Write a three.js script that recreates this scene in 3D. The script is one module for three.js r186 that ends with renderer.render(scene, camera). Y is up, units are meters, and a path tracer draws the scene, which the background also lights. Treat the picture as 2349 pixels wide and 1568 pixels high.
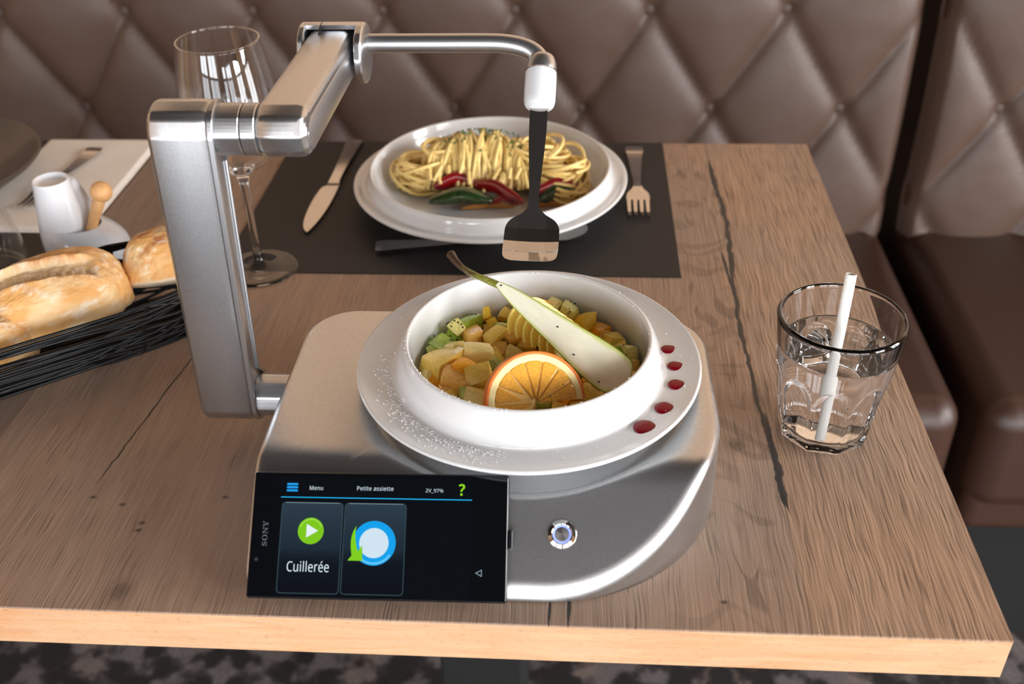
import * as THREE from 'three';
import { RectAreaLightUniformsLib } from 'three/addons/lights/RectAreaLightUniformsLib.js';
import { RoundedBoxGeometry } from 'three/addons/geometries/RoundedBoxGeometry.js';
import { ImprovedNoise } from 'three/addons/math/ImprovedNoise.js';
import { mergeGeometries, mergeVertices, toCreasedNormals } from 'three/addons/utils/BufferGeometryUtils.js';

// ------------------------------------------------------------------ camera
const TY = 0.75;                                   // table top above the floor
const EYE = new THREE.Vector3(0, TY + 0.49, 0);
const FPX = 2361.33, YAW = -0.07912, PITCH = 0.604908, ROLL = -0.028757;
const FWD = new THREE.Vector3(Math.sin(YAW) * Math.cos(PITCH), -Math.sin(PITCH), -Math.cos(YAW) * Math.cos(PITCH));
const R0 = new THREE.Vector3().crossVectors(FWD, new THREE.Vector3(0, 1, 0)).normalize();
const U0 = new THREE.Vector3().crossVectors(R0, FWD);
const RIGHT = R0.clone().multiplyScalar(Math.cos(ROLL)).addScaledVector(U0, Math.sin(ROLL));
const UP = U0.clone().multiplyScalar(Math.cos(ROLL)).addScaledVector(R0, -Math.sin(ROLL));
const scene = new THREE.Scene();
const camera = new THREE.PerspectiveCamera(2 * Math.atan(784 / FPX) * 180 / Math.PI, 2349 / 1568, 0.02, 60);
camera.position.copy(EYE);
camera.quaternion.setFromRotationMatrix(new THREE.Matrix4().makeBasis(RIGHT, UP, FWD.clone().negate()));
camera.focus = 0.72;
camera.userData.fStop = 6.2;
scene.add(camera);

// ------------------------------------------------------------------ light
RectAreaLightUniformsLib.init();
const renderer = new THREE.WebGLRenderer({ antialias: true });
renderer.toneMapping = THREE.LinearToneMapping;
renderer.toneMappingExposure = 1.06;
renderer.shadowMap.enabled = true;
scene.background = new THREE.Color().setRGB(1.6, 1.75, 1.9);       // bright overcast sky outside the windows
const ROOM = { x0: -3.2, x1: 2.9, z0: -1.66, z1: 2.7, h: 2.7 };
const FRONT_L = 9.5, RIGHT_L = 22.0;
const DAY_FRONT = new THREE.Color().setRGB(0.94, 0.985, 1.05), DAY_RIGHT = new THREE.Color().setRGB(0.985, 0.985, 0.99);
// windows: [centre along the wall, width, sill, head]
const WIN_FRONT = [[-2.05, 1.2, 0.2, 1.85], [-0.6, 1.2, 0.2, 1.85], [0.75, 1.2, 0.2, 1.85], [2.05, 1.1, 0.2, 1.85]];
const WIN_RIGHT = [[-0.35, 0.9, 0.2, 2.2], [1.4, 1.2, 0.2, 2.2]];
const RAIL = 1.0, GROUND_SHARE = 0.4;               // cross rail; below it the panes look out on the duller ground

// ------------------------------------------------------------------ helpers
let seed = 7;
const rnd = () => { seed |= 0; seed = seed + 0x6D2B79F5 | 0; let t = Math.imul(seed ^ seed >>> 15, 1 | seed); t = t + Math.imul(t ^ t >>> 7, 61 | t) ^ t; return ((t ^ t >>> 14) >>> 0) / 4294967296; };
const rr = (a, b) => a + (b - a) * rnd();
const V = (x, y, z) => new THREE.Vector3(x, y, z);
const clamp = (x, a = 0, b = 1) => Math.min(b, Math.max(a, x));
const lerp = (a, b, t) => a + (b - a) * t;
const sstep = (a, b, x) => { const t = clamp((x - a) / (b - a)); return t * t * (3 - 2 * t); };
const smin = (a, b, k) => { const h = clamp(0.5 + 0.5 * (b - a) / k); return lerp(b, a, h) - k * h * (1 - h); };
const P = new ImprovedNoise();
const N2 = (x, y, z = 0.37) => P.noise(x, y, z);
const fbm = (x, y, o = 4, z = 0.37) => { let s = 0, a = 0.5; for (let i = 0; i < o; i++) { s += a * P.noise(x, y, z + i * 7.1); x *= 2.03; y *= 2.03; a *= 0.5; } return s; };
function rayOf(x, y) { return FWD.clone().addScaledVector(RIGHT, (x - 1174.5) / FPX).addScaledVector(UP, -(y - 784) / FPX); }
function pxY(x, y, Y = 0) { const d = rayOf(x, y), t = (TY + Y - EYE.y) / d.y; return EYE.clone().addScaledVector(d, t); }   // pixel on the level Y above the table
function pxZ(x, y, z) { const d = rayOf(x, y), t = (z - EYE.z) / d.z; return EYE.clone().addScaledVector(d, t); }

const taken = {};
function numbered(n) { if (!(n in taken)) { taken[n] = 0; return n; } taken[n]++; return n + '_' + String(taken[n]).padStart(3, '0'); }
function tag(o, label, category, group) { o.userData.label = label; o.userData.category = category; if (group) o.userData.group = group; return o; }
function thing(name, label, category, pos = [0, 0, 0], group) {
  const g = new THREE.Group(); g.name = numbered(name); g.position.set(...pos); scene.add(g); return tag(g, label, category, group);
}
function part(name, geo, mat, parent, label) {
  const m = new THREE.Mesh(geo, mat); m.name = name; m.castShadow = m.receiveShadow = true; parent.add(m); if (label) m.userData.label = label; return m;
}
function single(name, geo, mat, label, category, group) {
  const m = new THREE.Mesh(geo, mat); m.name = numbered(name); m.castShadow = m.receiveShadow = true; scene.add(m); return tag(m, label, category, group);
}
function struct(name, geo, mat, label, category) {
  const m = new THREE.Mesh(geo, mat); m.name = name; m.castShadow = m.receiveShadow = true; scene.add(m); m.userData.kind = 'structure'; if (label) { m.userData.label = label; m.userData.category = category; } return m;
}
const box = (x0, x1, y0, y1, z0, z1) => { const g = new THREE.BoxGeometry(x1 - x0, y1 - y0, z1 - z0); g.translate((x0 + x1) / 2, (y0 + y1) / 2, (z0 + z1) / 2); return g; };
const rbox = (x0, x1, y0, y1, z0, z1, r, s = 4) => { const g = new RoundedBoxGeometry(x1 - x0, y1 - y0, z1 - z0, s, r); g.translate((x0 + x1) / 2, (y0 + y1) / 2, (z0 + z1) / 2); return g; };
const lathe = (pts, seg = 64) => new THREE.LatheGeometry(pts.map(p => new THREE.Vector2(p[0], p[1])), seg);
function smoothProfile(pts, n) { const c = new THREE.CatmullRomCurve3(pts.map(p => V(p[0], p[1], 0)), false, 'centripetal'); return c.getPoints(n).map(p => [Math.max(p.x, 0), p.y]); }
const merge = gs => mergeGeometries(gs.map(g => { const n = g.index ? g.toNonIndexed() : g; for (const k of Object.keys(n.attributes)) if (!['position', 'normal', 'uv'].includes(k)) n.deleteAttribute(k); return n; }));
function boxUV(geo, tile) {
  const g = geo.index ? geo.toNonIndexed() : geo, p = g.attributes.position, n = g.attributes.normal, uv = new Float32Array(p.count * 2);
  for (let i = 0; i < p.count; i += 3) {
    let ax = 0, ay = 0, az = 0;
    for (let k = 0; k < 3; k++) { ax += n.getX(i + k); ay += n.getY(i + k); az += n.getZ(i + k); }
    ax = Math.abs(ax); ay = Math.abs(ay); az = Math.abs(az);
    for (let k = 0; k < 3; k++) {
      const x = p.getX(i + k), y = p.getY(i + k), z = p.getZ(i + k);
      const [u, v] = ay >= ax && ay >= az ? [x, z] : ax >= az ? [z, y] : [x, y];
      uv[2 * (i + k)] = u / tile; uv[2 * (i + k) + 1] = v / tile;
    }
  }
  g.setAttribute('uv', new THREE.BufferAttribute(uv, 2)); return g;
}
function grid(nu, nv, fn, closeU = false) {           // fn(u,v) -> [x,y,z]; uv = u,v
  const pos = [], uv = [], idx = [];
  for (let j = 0; j <= nv; j++) for (let i = 0; i <= nu; i++) { const q = fn(i / nu, j / nv); pos.push(q[0], q[1], q[2]); uv.push(i / nu, j / nv); }
  for (let j = 0; j < nv; j++) for (let i = 0; i < nu; i++) { const a = j * (nu + 1) + i, b = a + 1, c = a + nu + 1, d = c + 1; idx.push(a, b, d, a, d, c); }
  const g = new THREE.BufferGeometry();
  g.setAttribute('position', new THREE.Float32BufferAttribute(pos, 3)); g.setAttribute('uv', new THREE.Float32BufferAttribute(uv, 2)); g.setIndex(idx); g.computeVertexNormals();
  if (closeU) { const n = g.attributes.normal; for (let j = 0; j <= nv; j++) { const a = j * (nu + 1), b = a + nu; const s = V(n.getX(a) + n.getX(b), n.getY(a) + n.getY(b), n.getZ(a) + n.getZ(b)).normalize(); n.setXYZ(a, s.x, s.y, s.z); n.setXYZ(b, s.x, s.y, s.z); } }
  return g;
}
function tube(points, radii, nS = 40, nR = 12, flat = 1, cap = true) {   // swept tube with changing radius
  const c = new THREE.CatmullRomCurve3(points, false, 'centripetal'), fr = c.computeFrenetFrames(nS, false), pos = [], uv = [], idx = [];
  const rad = t => { if (typeof radii === 'number') return radii; const x = t * (radii.length - 1), i = Math.min(Math.floor(x), radii.length - 2); return lerp(radii[i], radii[i + 1], x - i); };
  for (let i = 0; i <= nS; i++) { const q = c.getPointAt(i / nS), r = rad(i / nS); for (let j = 0; j <= nR; j++) { const a = j / nR * 2 * Math.PI; const v = q.clone().addScaledVector(fr.normals[i], Math.cos(a) * r).addScaledVector(fr.binormals[i], Math.sin(a) * r * flat); pos.push(v.x, v.y, v.z); uv.push(i / nS, j / nR); } }
  for (let i = 0; i < nS; i++) for (let j = 0; j < nR; j++) { const a = i * (nR + 1) + j, b = a + 1, d = a + nR + 1, e = d + 1; idx.push(a, b, e, a, e, d); }
  if (cap) for (const i of [0, nS]) { const q = c.getPointAt(i / nS), k = pos.length / 3; pos.push(q.x, q.y, q.z); uv.push(0, 0); for (let j = 0; j < nR; j++) { const a = i * (nR + 1) + j; i ? idx.push(k, a, a + 1) : idx.push(k, a + 1, a); } }
  const g = new THREE.BufferGeometry(); g.setAttribute('position', new THREE.Float32BufferAttribute(pos, 3)); g.setAttribute('uv', new THREE.Float32BufferAttribute(uv, 2)); g.setIndex(idx); g.computeVertexNormals(); return g;
}
function stadium(a0, b0, a1, b1, R) {                 // outline round two points
  const s = new THREE.Shape(), an = Math.atan2(b1 - b0, a1 - a0), n = 20;
  for (let i = 0; i <= n; i++) { const t = an - Math.PI / 2 + Math.PI * i / n; const x = a1 + R * Math.cos(t), y = b1 + R * Math.sin(t); i ? s.lineTo(x, y) : s.moveTo(x, y); }
  for (let i = 0; i <= n; i++) { const t = an + Math.PI / 2 + Math.PI * i / n; s.lineTo(a0 + R * Math.cos(t), b0 + R * Math.sin(t)); }
  s.closePath(); return s;
}
function extrudeX(shape, x0, x1, bevel = 0, crease = 0.7) {   // shape drawn in (-z, y), pushed along x
  const g = new THREE.ExtrudeGeometry(shape, { depth: x1 - x0 - 2 * bevel, bevelEnabled: bevel > 0, bevelSize: bevel, bevelThickness: bevel, bevelOffset: -bevel, bevelSegments: 6, curveSegments: 24 });
  g.rotateY(Math.PI / 2); g.translate(x0 + bevel, 0, 0);
  g.deleteAttribute('normal'); g.deleteAttribute('uv');
  const q = toCreasedNormals(mergeVertices(g, 1e-6), crease); q.setAttribute('uv', new THREE.BufferAttribute(new Float32Array(q.attributes.position.count * 2), 2)); return q;
}
function cylX(x0, x1, r, y, z, seg = 48, bev = 0.0006) { const L = x1 - x0; const g = lathe([[0, 0], [r - bev, 0], [r, bev], [r, L - bev], [r - bev, L], [0, L]].flatMap((p, i, a) => i && i < a.length - 1 ? [p, p] : [p]), seg); g.rotateZ(-Math.PI / 2); g.translate(x0, y, z); return toCreasedNormals(g, 0.5); }

// ------------------------------------------------------------------ computed textures
function dataTex(w, h, fn, srgb = true) {
  const a = new Uint8Array(w * h * 4), o = [0, 0, 0];
  for (let j = 0; j < h; j++) for (let i = 0; i < w; i++) { fn(i / w, j / h, o, i, j); const k = 4 * (j * w + i); a[k] = clamp(o[0], 0, 255); a[k + 1] = clamp(o[1], 0, 255); a[k + 2] = clamp(o[2], 0, 255); a[k + 3] = 255; }
  const t = new THREE.DataTexture(a, w, h, THREE.RGBAFormat); t.magFilter = THREE.LinearFilter; t.minFilter = THREE.LinearMipmapLinearFilter; t.generateMipmaps = true;
  t.wrapS = t.wrapT = THREE.MirroredRepeatWrapping; if (srgb) t.colorSpace = THREE.SRGBColorSpace; t.needsUpdate = true; return t;
}
const grey = (o, v) => { o[0] = o[1] = o[2] = v; };
const speckle = dataTex(512, 512, (u, v, o, i, j) => { grey(o, 128 + 90 * N2(i * 0.31, j * 0.31) + 70 * N2(i * 0.73, j * 0.73, 5.2)); }, false);
const flakes = dataTex(512, 512, (u, v, o) => { const k = rnd(); grey(o, 214 + 34 * (rnd() - 0.5) + (k > 0.985 ? 40 : 0)); });
const leatherBump = dataTex(512, 512, (u, v, o, i, j) => { grey(o, 128 + 90 * fbm(i * 0.05, j * 0.05, 4)); }, false);
const std = (color, roughness, metalness = 0, extra = {}) => new THREE.MeshStandardMaterial({ color, roughness, metalness, ...extra });
const phys = (color, roughness, extra = {}) => new THREE.MeshPhysicalMaterial({ color, roughness, ...extra });

const M = {
  silver: std(0xe8e9ea, 0.32, 1, { map: flakes, bumpMap: speckle, bumpScale: 0.00001 }),
  silverSmooth: std(0xc6c7c9, 0.34, 1),
  darkGap: std(0x101013, 0.5),
  whiteNylon: phys(0xd6d7d8, 0.35, { clearcoat: 0.2 }),
  steel: std(0xc4c0bb, 0.12, 1),
  polished: std(0xb9b6b2, 0.07, 1),
  porcelain: phys(0xdcdddd, 0.16, { clearcoat: 0.6, clearcoatRoughness: 0.05 }),
  blackPlastic: phys(0x0b0c0f, 0.3, { clearcoat: 0.3 }),
  glass: phys(0xffffff, 0.0, { transmission: 1, thickness: 0.01, ior: 1.5 }),
  glassThin: phys(0xffffff, 0.0, { transmission: 1, thickness: 0, ior: 1.5 }),
  water: phys(0xffffff, 0.0, { transmission: 1, thickness: 0.05, ior: 1.33 }),
  straw: phys(0xf2f0ea, 0.45),
  blackMetal: std(0x0c0c0e, 0.4, 0.2),
  mat: std(0x1d1b1b, 0.62, 0, { bumpMap: speckle, bumpScale: 0.00008 }),
  leather: phys(0x4f3b30, 0.52, { bumpMap: leatherBump, bumpScale: 0.0006, clearcoat: 0.1, clearcoatRoughness: 0.45 }),
  leatherSeat: phys(0x3a2216, 0.46, { bumpMap: leatherBump, bumpScale: 0.0006, clearcoat: 0.2, clearcoatRoughness: 0.45 }),
  plinth: std(0x060607, 0.8),
};

// ------------------------------------------------------------------ the room
const carpet = dataTex(1024, 1024, (u, v, o, i, j) => {
  const b = sstep(-0.12, 0.2, fbm(i * 0.018, j * 0.018, 4)), w = sstep(0.0, 0.25, fbm(i * 0.006 + 9, j * 0.006, 3, 3.3)), f = 1 + 0.35 * N2(i * 0.4, j * 0.4);
  o[0] = lerp(34, lerp(98, 122, w), b) * f; o[1] = lerp(27, lerp(90, 104, w), b) * f; o[2] = lerp(26, lerp(88, 94, w), b) * f;
});
carpet.repeat.set(9, 7);
struct('floor', box(ROOM.x0 - 0.2, ROOM.x1 + 0.2, -0.1, 0, ROOM.z0 - 0.2, ROOM.z1 + 0.2), std(0xffffff, 0.95, 0, { map: carpet }), 'dark mottled brown and grey carpet floor', 'floor');
const plaster = dataTex(256, 256, (u, v, o, i, j) => { const f = 1 + 0.06 * fbm(i * 0.05, j * 0.05, 4); o[0] = 214 * f; o[1] = 180 * f; o[2] = 148 * f; });
plaster.repeat.set(4, 2);
const wallMat = std(0xffffff, 0.85, 0, { map: plaster }), ceilMat = std(0x2b2725, 0.9);
struct('ceiling', box(ROOM.x0 - 0.2, ROOM.x1 + 0.2, ROOM.h, ROOM.h + 0.12, ROOM.z0 - 0.2, ROOM.z1 + 0.2), ceilMat, 'dark ceiling of the restaurant', 'ceiling');
struct('wall_back', box(ROOM.x0 - 0.2, ROOM.x1 + 0.2, 0, ROOM.h, ROOM.z0 - 0.16, ROOM.z0), wallMat, 'warm tan wall behind the bench', 'wall');
struct('wall_left', box(ROOM.x0 - 0.16, ROOM.x0, 0, ROOM.h, ROOM.z0, ROOM.z1), wallMat, 'brown side wall of the restaurant', 'wall');
function wallWithWindows(name, wins, a0, a1, place) {
  const gs = []; let a = a0;
  for (const [c, w, s, h] of wins) { gs.push(place(a, c - w / 2, 0, ROOM.h), place(c - w / 2, c + w / 2, 0, s), place(c - w / 2, c + w / 2, h, ROOM.h)); a = c + w / 2; }
  gs.push(place(a, a1, 0, ROOM.h)); struct(name, merge(gs), wallMat, 'brown wall with tall windows', 'wall');
}
wallWithWindows('wall_front', WIN_FRONT, ROOM.x0, ROOM.x1, (a, b, y0, y1) => box(a, b, y0, y1, ROOM.z1, ROOM.z1 + 0.16));
wallWithWindows('wall_right', WIN_RIGHT, ROOM.z0, ROOM.z1, (a, b, y0, y1) => box(ROOM.x1, ROOM.x1 + 0.16, y0, y1, a, b));
let winNo = 0;
const frameMat = std(0x2a2725, 0.5);
function window_(c, w, s, h, put, L, color, aim) {
  const g = new THREE.Group(); g.name = 'window_' + (++winNo); g.userData = { kind: 'structure', label: 'tall two pane window with dark frame', category: 'window' }; scene.add(g);
  const f = 0.05, bars = [[c - w / 2, c - w / 2 + f, s, h], [c + w / 2 - f, c + w / 2, s, h], [c - f / 2, c + f / 2, s, h], [c - w / 2, c + w / 2, s, s + f], [c - w / 2, c + w / 2, h - f, h], [c - w / 2, c + w / 2, RAIL - 0.03, RAIL + 0.03]];
  part('window_frame', merge(bars.map(b => put.box(b[0], b[1], b[2], b[3], 0.03, 0.08))), frameMat, g);
  for (const k of [-1, 1]) {
    const a0 = k < 0 ? c - w / 2 + f : c + f / 2, a1 = k < 0 ? c - f / 2 : c + w / 2 - f;
    part('pane', put.box(a0, a1, s + f, h - f, 0.052, 0.058), M.glassThin, g);
    for (const [y0, y1, share] of [[s + f, RAIL - 0.03, GROUND_SHARE], [RAIL + 0.03, h - f, 1]]) {
      const l = new THREE.RectAreaLight(color, L * share, a1 - a0, y1 - y0); l.name = 'window_daylight'; l.position.copy(put.at((a0 + a1) / 2, (y0 + y1) / 2, 0.02)); l.lookAt(l.position.clone().add(aim)); scene.add(l);
    }
  }
}
for (const w of WIN_FRONT) window_(...w, { box: (a, b, y0, y1, d0, d1) => box(a, b, y0, y1, ROOM.z1 + d0, ROOM.z1 + d1), at: (a, y, d) => V(a, y, ROOM.z1 + d) }, FRONT_L, DAY_FRONT, V(0, 0, -1));
for (const w of WIN_RIGHT) window_(...w, { box: (a, b, y0, y1, d0, d1) => box(ROOM.x1 + d0, ROOM.x1 + d1, y0, y1, a, b), at: (a, y, d) => V(ROOM.x1 + d, y, a) }, RIGHT_L, DAY_RIGHT, V(-1, 0, 0));

// ------------------------------------------------------------------ the bench
function benchModule(x0, x1, bx0, label, group) {
  const g = thing('leather_bench', label, 'bench', [0, 0, 0], group);
  const A = 0.19, B = 0.1457, by0 = TY + 0.045, yb = TY - 0.31, yt = TY + 0.225, z0 = -1.462;
  const puff = (x, y) => {
    const X = (x - bx0) / A, Y = (y - by0) / (2 * B), s = X + Y, t = X - Y;
    const ds = Math.abs(s - Math.round(s)), dt = Math.abs(t - Math.round(t));
    const d = smin(ds, dt, 0.08), dd = Math.hypot(ds, dt);
    let h = 0.0125 * (1 - Math.exp(-d * 15)) * (1 - 0.3 * Math.exp(-dd * 7)) + 0.006 * Math.sin(Math.PI * ds) * Math.sin(Math.PI * dt);
    h -= 0.007 * Math.exp(-dd * dd * 160);
    const under = Y * 2 - Math.round(Y * 2);
    h += 0.0008 * N2(x * 30, y * 30);
    const e = Math.min(x - x0, x1 - x); h *= sstep(-0.002, 0.05, e) * 0.6 + 0.4; h -= 0.03 * (1 - sstep(0, 0.022, e)) ** 2;
    h -= 0.05 * (1 - sstep(0, 0.02, yt - y));
    return z0 + h;
  };
  const nx = Math.round((x1 - x0) / 0.0075), ny = 74;
  const back = grid(nx, ny, (u, v) => { const x = lerp(x0, x1, u), y = lerp(yb, yt, v); return [x, y, puff(x, y)]; });
  const uv = back.attributes.uv; for (let i = 0; i < uv.count; i++) uv.setXY(i, uv.getX(i) * (x1 - x0) / 0.12, uv.getY(i) * (yt - yb) / 0.12);
  const bk = part('backrest', back, M.leather, g);
  part('backrest_core', rbox(x0 + 0.003, x1 - 0.003, 0.3, yt - 0.01, -1.64, z0 - 0.008, 0.02), M.leatherSeat, g);
  for (let r = -3; r <= 3; r++) { const y = by0 + r * B; if (y < yb + 0.03 || y > yt - 0.03) continue; for (let i = -14; i <= 14; i++) { const x = bx0 + (i + (r & 1 ? 0.5 : 0)) * A; if (x < x0 + 0.03 || x > x1 - 0.03 || x < -1.15) continue; const b = new THREE.SphereGeometry(0.0115, 16, 10); b.scale(1, 1, 0.55); b.translate(x, y, puff(x, y) + 0.001); part('button', b, M.leather, bk); } }
  part('seat_cushion', boxUV(rbox(x0 + 0.002, x1 - 0.002, TY - 0.47, TY - 0.30, -1.50, -1.008, 0.035, 6), 0.12), M.leatherSeat, g);
  part('seat_base', boxUV(rbox(x0 + 0.006, x1 - 0.006, TY - 0.515, TY - 0.40, -1.52, -1.02, 0.02, 3), 0.12), M.leatherSeat, g);
  part('plinth', box(x0, x1 + 0.0235, 0, TY - 0.505, -1.6, -1.055), M.plinth, g, 'black plinth');
}
benchModule(-1.9, 0.476, 0.0917, 'brown tufted leather bench running behind the dining table');
benchModule(0.500, 1.9, 0.7, 'brown tufted leather bench beyond the gap beside the table');

// ------------------------------------------------------------------ the table
const TB = { x0: -0.945, x1: 0.255, z0: -1.112, z1: -0.410, t: 0.033 };
const crackX = z => { const pts = [[-1.07, .1406], [-1.01, .1417], [-0.93, .1444], [-0.852, .1409], [-0.775, .1378], [-0.721, .1359], [-0.69, .1377], [-0.64, .1379], [-0.591, .1402], [-0.562, .1411], [-0.539, .1404], [-0.515, .1413]]; if (z <= pts[0][0]) return pts[0][1]; for (let i = 1; i < pts.length; i++) if (z < pts[i][0]) return lerp(pts[i - 1][1], pts[i][1], (z - pts[i - 1][0]) / (pts[i][0] - pts[i - 1][0])); return .1413; };
function woodTextures(x0, x1, w, h, tint, opt) {
  const hgt = new Float32Array(w * h);
  const col = dataTex(w, h, (u, v, o, i, j) => {
    const x = lerp(x0, x1, u), z = lerp(TB.z1, TB.z0, v);
    const warp = 0.008 * fbm(x * 7 + opt.s, z * 3.2, 3, opt.s) + 0.0016 * N2(x * 60, z * 30, opt.s);
    const X = x + warp;
    const coarse = opt.coarse ? sstep(opt.coarse[0], opt.coarse[1], x) : 0;
    const band = fbm(X * 38, z * 1.3, 3, 1.7 + opt.s);
    const ring = N2(X * 300, z * 2.6, 4.4 + opt.s), fine = N2(X * 1000, z * 13, 8.1), vfine = N2(X * 1700, z * 34, 2.2);
    const pore = sstep(0.20, 0.5, N2(X * lerp(1150, 800, coarse), z * lerp(28, 30, coarse), 12.9)) * sstep(-0.15, 0.25, N2(X * 60, z * 9, 3.9) + 0.1), streak = N2((x + 0.0018 * N2(x * 55, z * 40, 7.3)) * 620, z * 26, 31.3);
    let f = 1 + 0.10 * band + 0.035 * ring + 0.08 * fine + 0.08 * vfine - lerp(0.14, 0.18, coarse) * pore + coarse * (0.08 * streak - 0.10 * sstep(0.25, 0.5, -streak));
    // medullary flecks: short curved marks across the grain
    const fx = x * 26, fz = z * 75 + 3.0 * N2(x * 24, z * 9, 6.6);
    const fleck = (opt.fleck ? sstep(opt.fleck, opt.fleck + 0.1, x) : 0) * sstep(0.20, 0.36, N2(fx, fz, 15.5));
    f -= 0.11 * fleck;
    let r = tint[0] * f, g = tint[1] * f, b = tint[2] * f, hh = 0.55 + 0.25 * fine + 0.18 * ring - 0.5 * pore + coarse * 0.5 * streak;
    const warm = fbm(x * 9, z * 5, 3, 21 + opt.s) * 0.08; r *= 1 + warm; b *= 1 - warm;
    for (const [kx, kz, kr] of opt.knots || []) { const dx = (x - kx), dz = (z - kz) * 0.75, d = Math.hypot(dx, dz) / kr; if (d < 3) { const e = Math.exp(-d * d * 1.3), rg = Math.cos(d * 9 + 2 * N2(x * 60, z * 60)) * Math.exp(-d * 0.9); const m = 1 - 0.32 * e - 0.05 * rg; r *= m; g *= m; b *= m; hh -= 0.25 * e; } }
    for (const [fnX, za, zb, wd] of opt.cracks || []) { if (z < za || z > zb) continue; const ends = sstep(za, za + 0.03, z) * (1 - sstep(zb - 0.02, zb, z)); const c = fnX(z) + 0.0012 * N2(z * 60, 1.5) + 0.0007 * N2(z * 220, 2.5), half = wd * ends * (0.65 + 0.7 * Math.abs(N2(z * 40, 7.7))); const k = 1 - sstep(half * 0.7, half * 1.25 + 0.0002, Math.abs(x - c)); if (k > 0) { r = lerp(r, 46, k * 0.92); g = lerp(g, 45, k * 0.92); b = lerp(b, 45, k * 0.92); hh -= k * 0.8; } }
    for (const [kx, kz] of opt.spots || []) { const d = Math.hypot(x - kx, (z - kz) * 1.6) / 0.0021; if (d < 2) { const e = Math.exp(-d * d); r *= 1 - 0.6 * e; g *= 1 - 0.6 * e; b *= 1 - 0.6 * e; } }
    o[0] = r; o[1] = g; o[2] = b; hgt[j * w + i] = hh;
  });
  const bump = dataTex(w, h, (u, v, o, i, j) => grey(o, hgt[j * w + i] * 200), false);
  return std(0xffffff, 0.5, 0, { map: col, bumpMap: bump, bumpScale: 0.0005 });
}
function plank(x0, x1, mat, parent) {
  const g = rbox(x0 + 0.00002, x1 - 0.00002, -0.0035, 0, TB.z0, TB.z1, 0.0002, 1), p = g.attributes.position, uv = g.attributes.uv;
  for (let i = 0; i < p.count; i++) uv.setXY(i, (p.getX(i) - x0) / (x1 - x0), (p.getZ(i) - TB.z1) / (TB.z0 - TB.z1));
  g.translate(0, TY, 0); part('plank', g, mat, parent);
}
const spotPx = [[213, 1140], [280, 1157], [516, 1140], [325, 1199], [317, 1216], [1660, 1381]].map(q => { const v = pxY(...q); return [v.x, v.z]; });
const knotPx = [[[275, 1355], 0.007], [[1690, 1019], 0.0065]].map(([q, r]) => { const v = pxY(...q); return [v.x, v.z, r]; });
const woodA = woodTextures(-0.9575, -0.4325, 1024, 1024, [136, 116, 101], { s: 3.1 });
const woodB = woodTextures(-0.4325, 0.1405, 2048, 2048, [158, 131, 111], {
  s: 0.2, fleck: 0.02, coarse: [0.085, 0.14], knots: knotPx, spots: spotPx,
  cracks: [[z => crackX(z) - 0.0012, -1.07, -0.51, 0.0019], [z => lerp(0.1328, 0.139, (z + 0.856) / 0.1), -0.87, -0.76, 0.0016], [() => -0.0153, -0.44, -0.405, 0.0016], [() => -0.0036, -0.45, -0.405, 0.0014], [z => lerp(-0.3263, -0.3355, (z + 0.628) / 0.074), -0.72, -0.52, 0.0006]],
});
const woodC = woodTextures(0.1405, 0.255, 512, 2048, [167, 138, 115], { s: 6.4, coarse: [0.10, 0.13], cracks: [[crackX, -1.07, -0.51, 0.0024]] });
const table = thing('dining_table', 'restaurant table with grey brown oak plank top and pale beech front edge', 'table');
plank(-0.9575, -0.4325, woodA, table); plank(-0.4325, 0.1405, woodB, table); plank(0.1405, 0.255, woodC, table);
part('tabletop_core', box(-0.957, TB.x1 - 0.001, TY - TB.t, TY - 0.0037, TB.z0, TB.z1 - 0.002), std(0x6b4a33, 0.7), table);
const beech = dataTex(1024, 256, (u, v, o, i, j) => {
  const x = u * 1.2, y = v * 0.033, wv = fbm(x * 9, y * 60, 3, 2.2), g = N2(x * 14 + 3 * wv, y * 420 + 3 * wv, 5.5), fl = sstep(0.25, 0.6, N2(x * 230, y * 1500, 9.2));
  const k = sstep(-0.3, 0.6, fbm(x * 6, y * 90 + 4 * wv, 3, 7.7)); const f = 1 + 0.05 * g - 0.10 * fl;
  o[0] = lerp(212, 206, k) * f; o[1] = lerp(170, 150, k) * f; o[2] = lerp(132, 106, k) * f;
});
{ const g = rbox(-0.957, TB.x1, TY - TB.t, TY - 0.0012, TB.z1 - 0.002, TB.z1 + 0.0002, 0.0008, 2), p = g.attributes.position, uv = g.attributes.uv; for (let i = 0; i < p.count; i++) uv.setXY(i, (p.getX(i) + 0.957) / 1.212, (p.getY(i) - TY + TB.t) / TB.t); part('edge_band', g, std(0xffffff, 0.45, 0, { map: beech }), table, 'pale beech edge band'); }
part('pedestal', rbox(-0.145, -0.055, 0.02, TY - TB.t, -0.805, -0.715, 0.004, 2), M.plinth, table, 'black pedestal column');
part('foot_plate', rbox(-0.30, 0.10, 0, 0.012, -0.84, -0.50, 0.004, 2), M.plinth, table);

// ------------------------------------------------------------------ placemats, napkin
function placemat(x0, x1, z0, z1, label) { const g = grid(40, 30, (u, v) => { const x = lerp(x0, x1, u), z = lerp(z1, z0, v); return [x, TY + 0.0012 + 0.0002 * N2(x * 30, z * 30), z]; }); const b = box(x0, x1, TY + 0.0001, TY + 0.0011, z0, z1); for (let i = 0; i < g.attributes.uv.count; i++) g.attributes.uv.setXY(i, g.attributes.position.getX(i) / 0.06, g.attributes.position.getZ(i) / 0.06); return single('placemat', merge([g, b]), M.mat, label, 'placemat'); }
placemat(-0.3385, 0.092, -1.1115, -0.8135, 'black placemat under the pasta plate');
placemat(-0.937, -0.507, -1.1115, -0.8135, 'black placemat under the white napkin');

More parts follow.
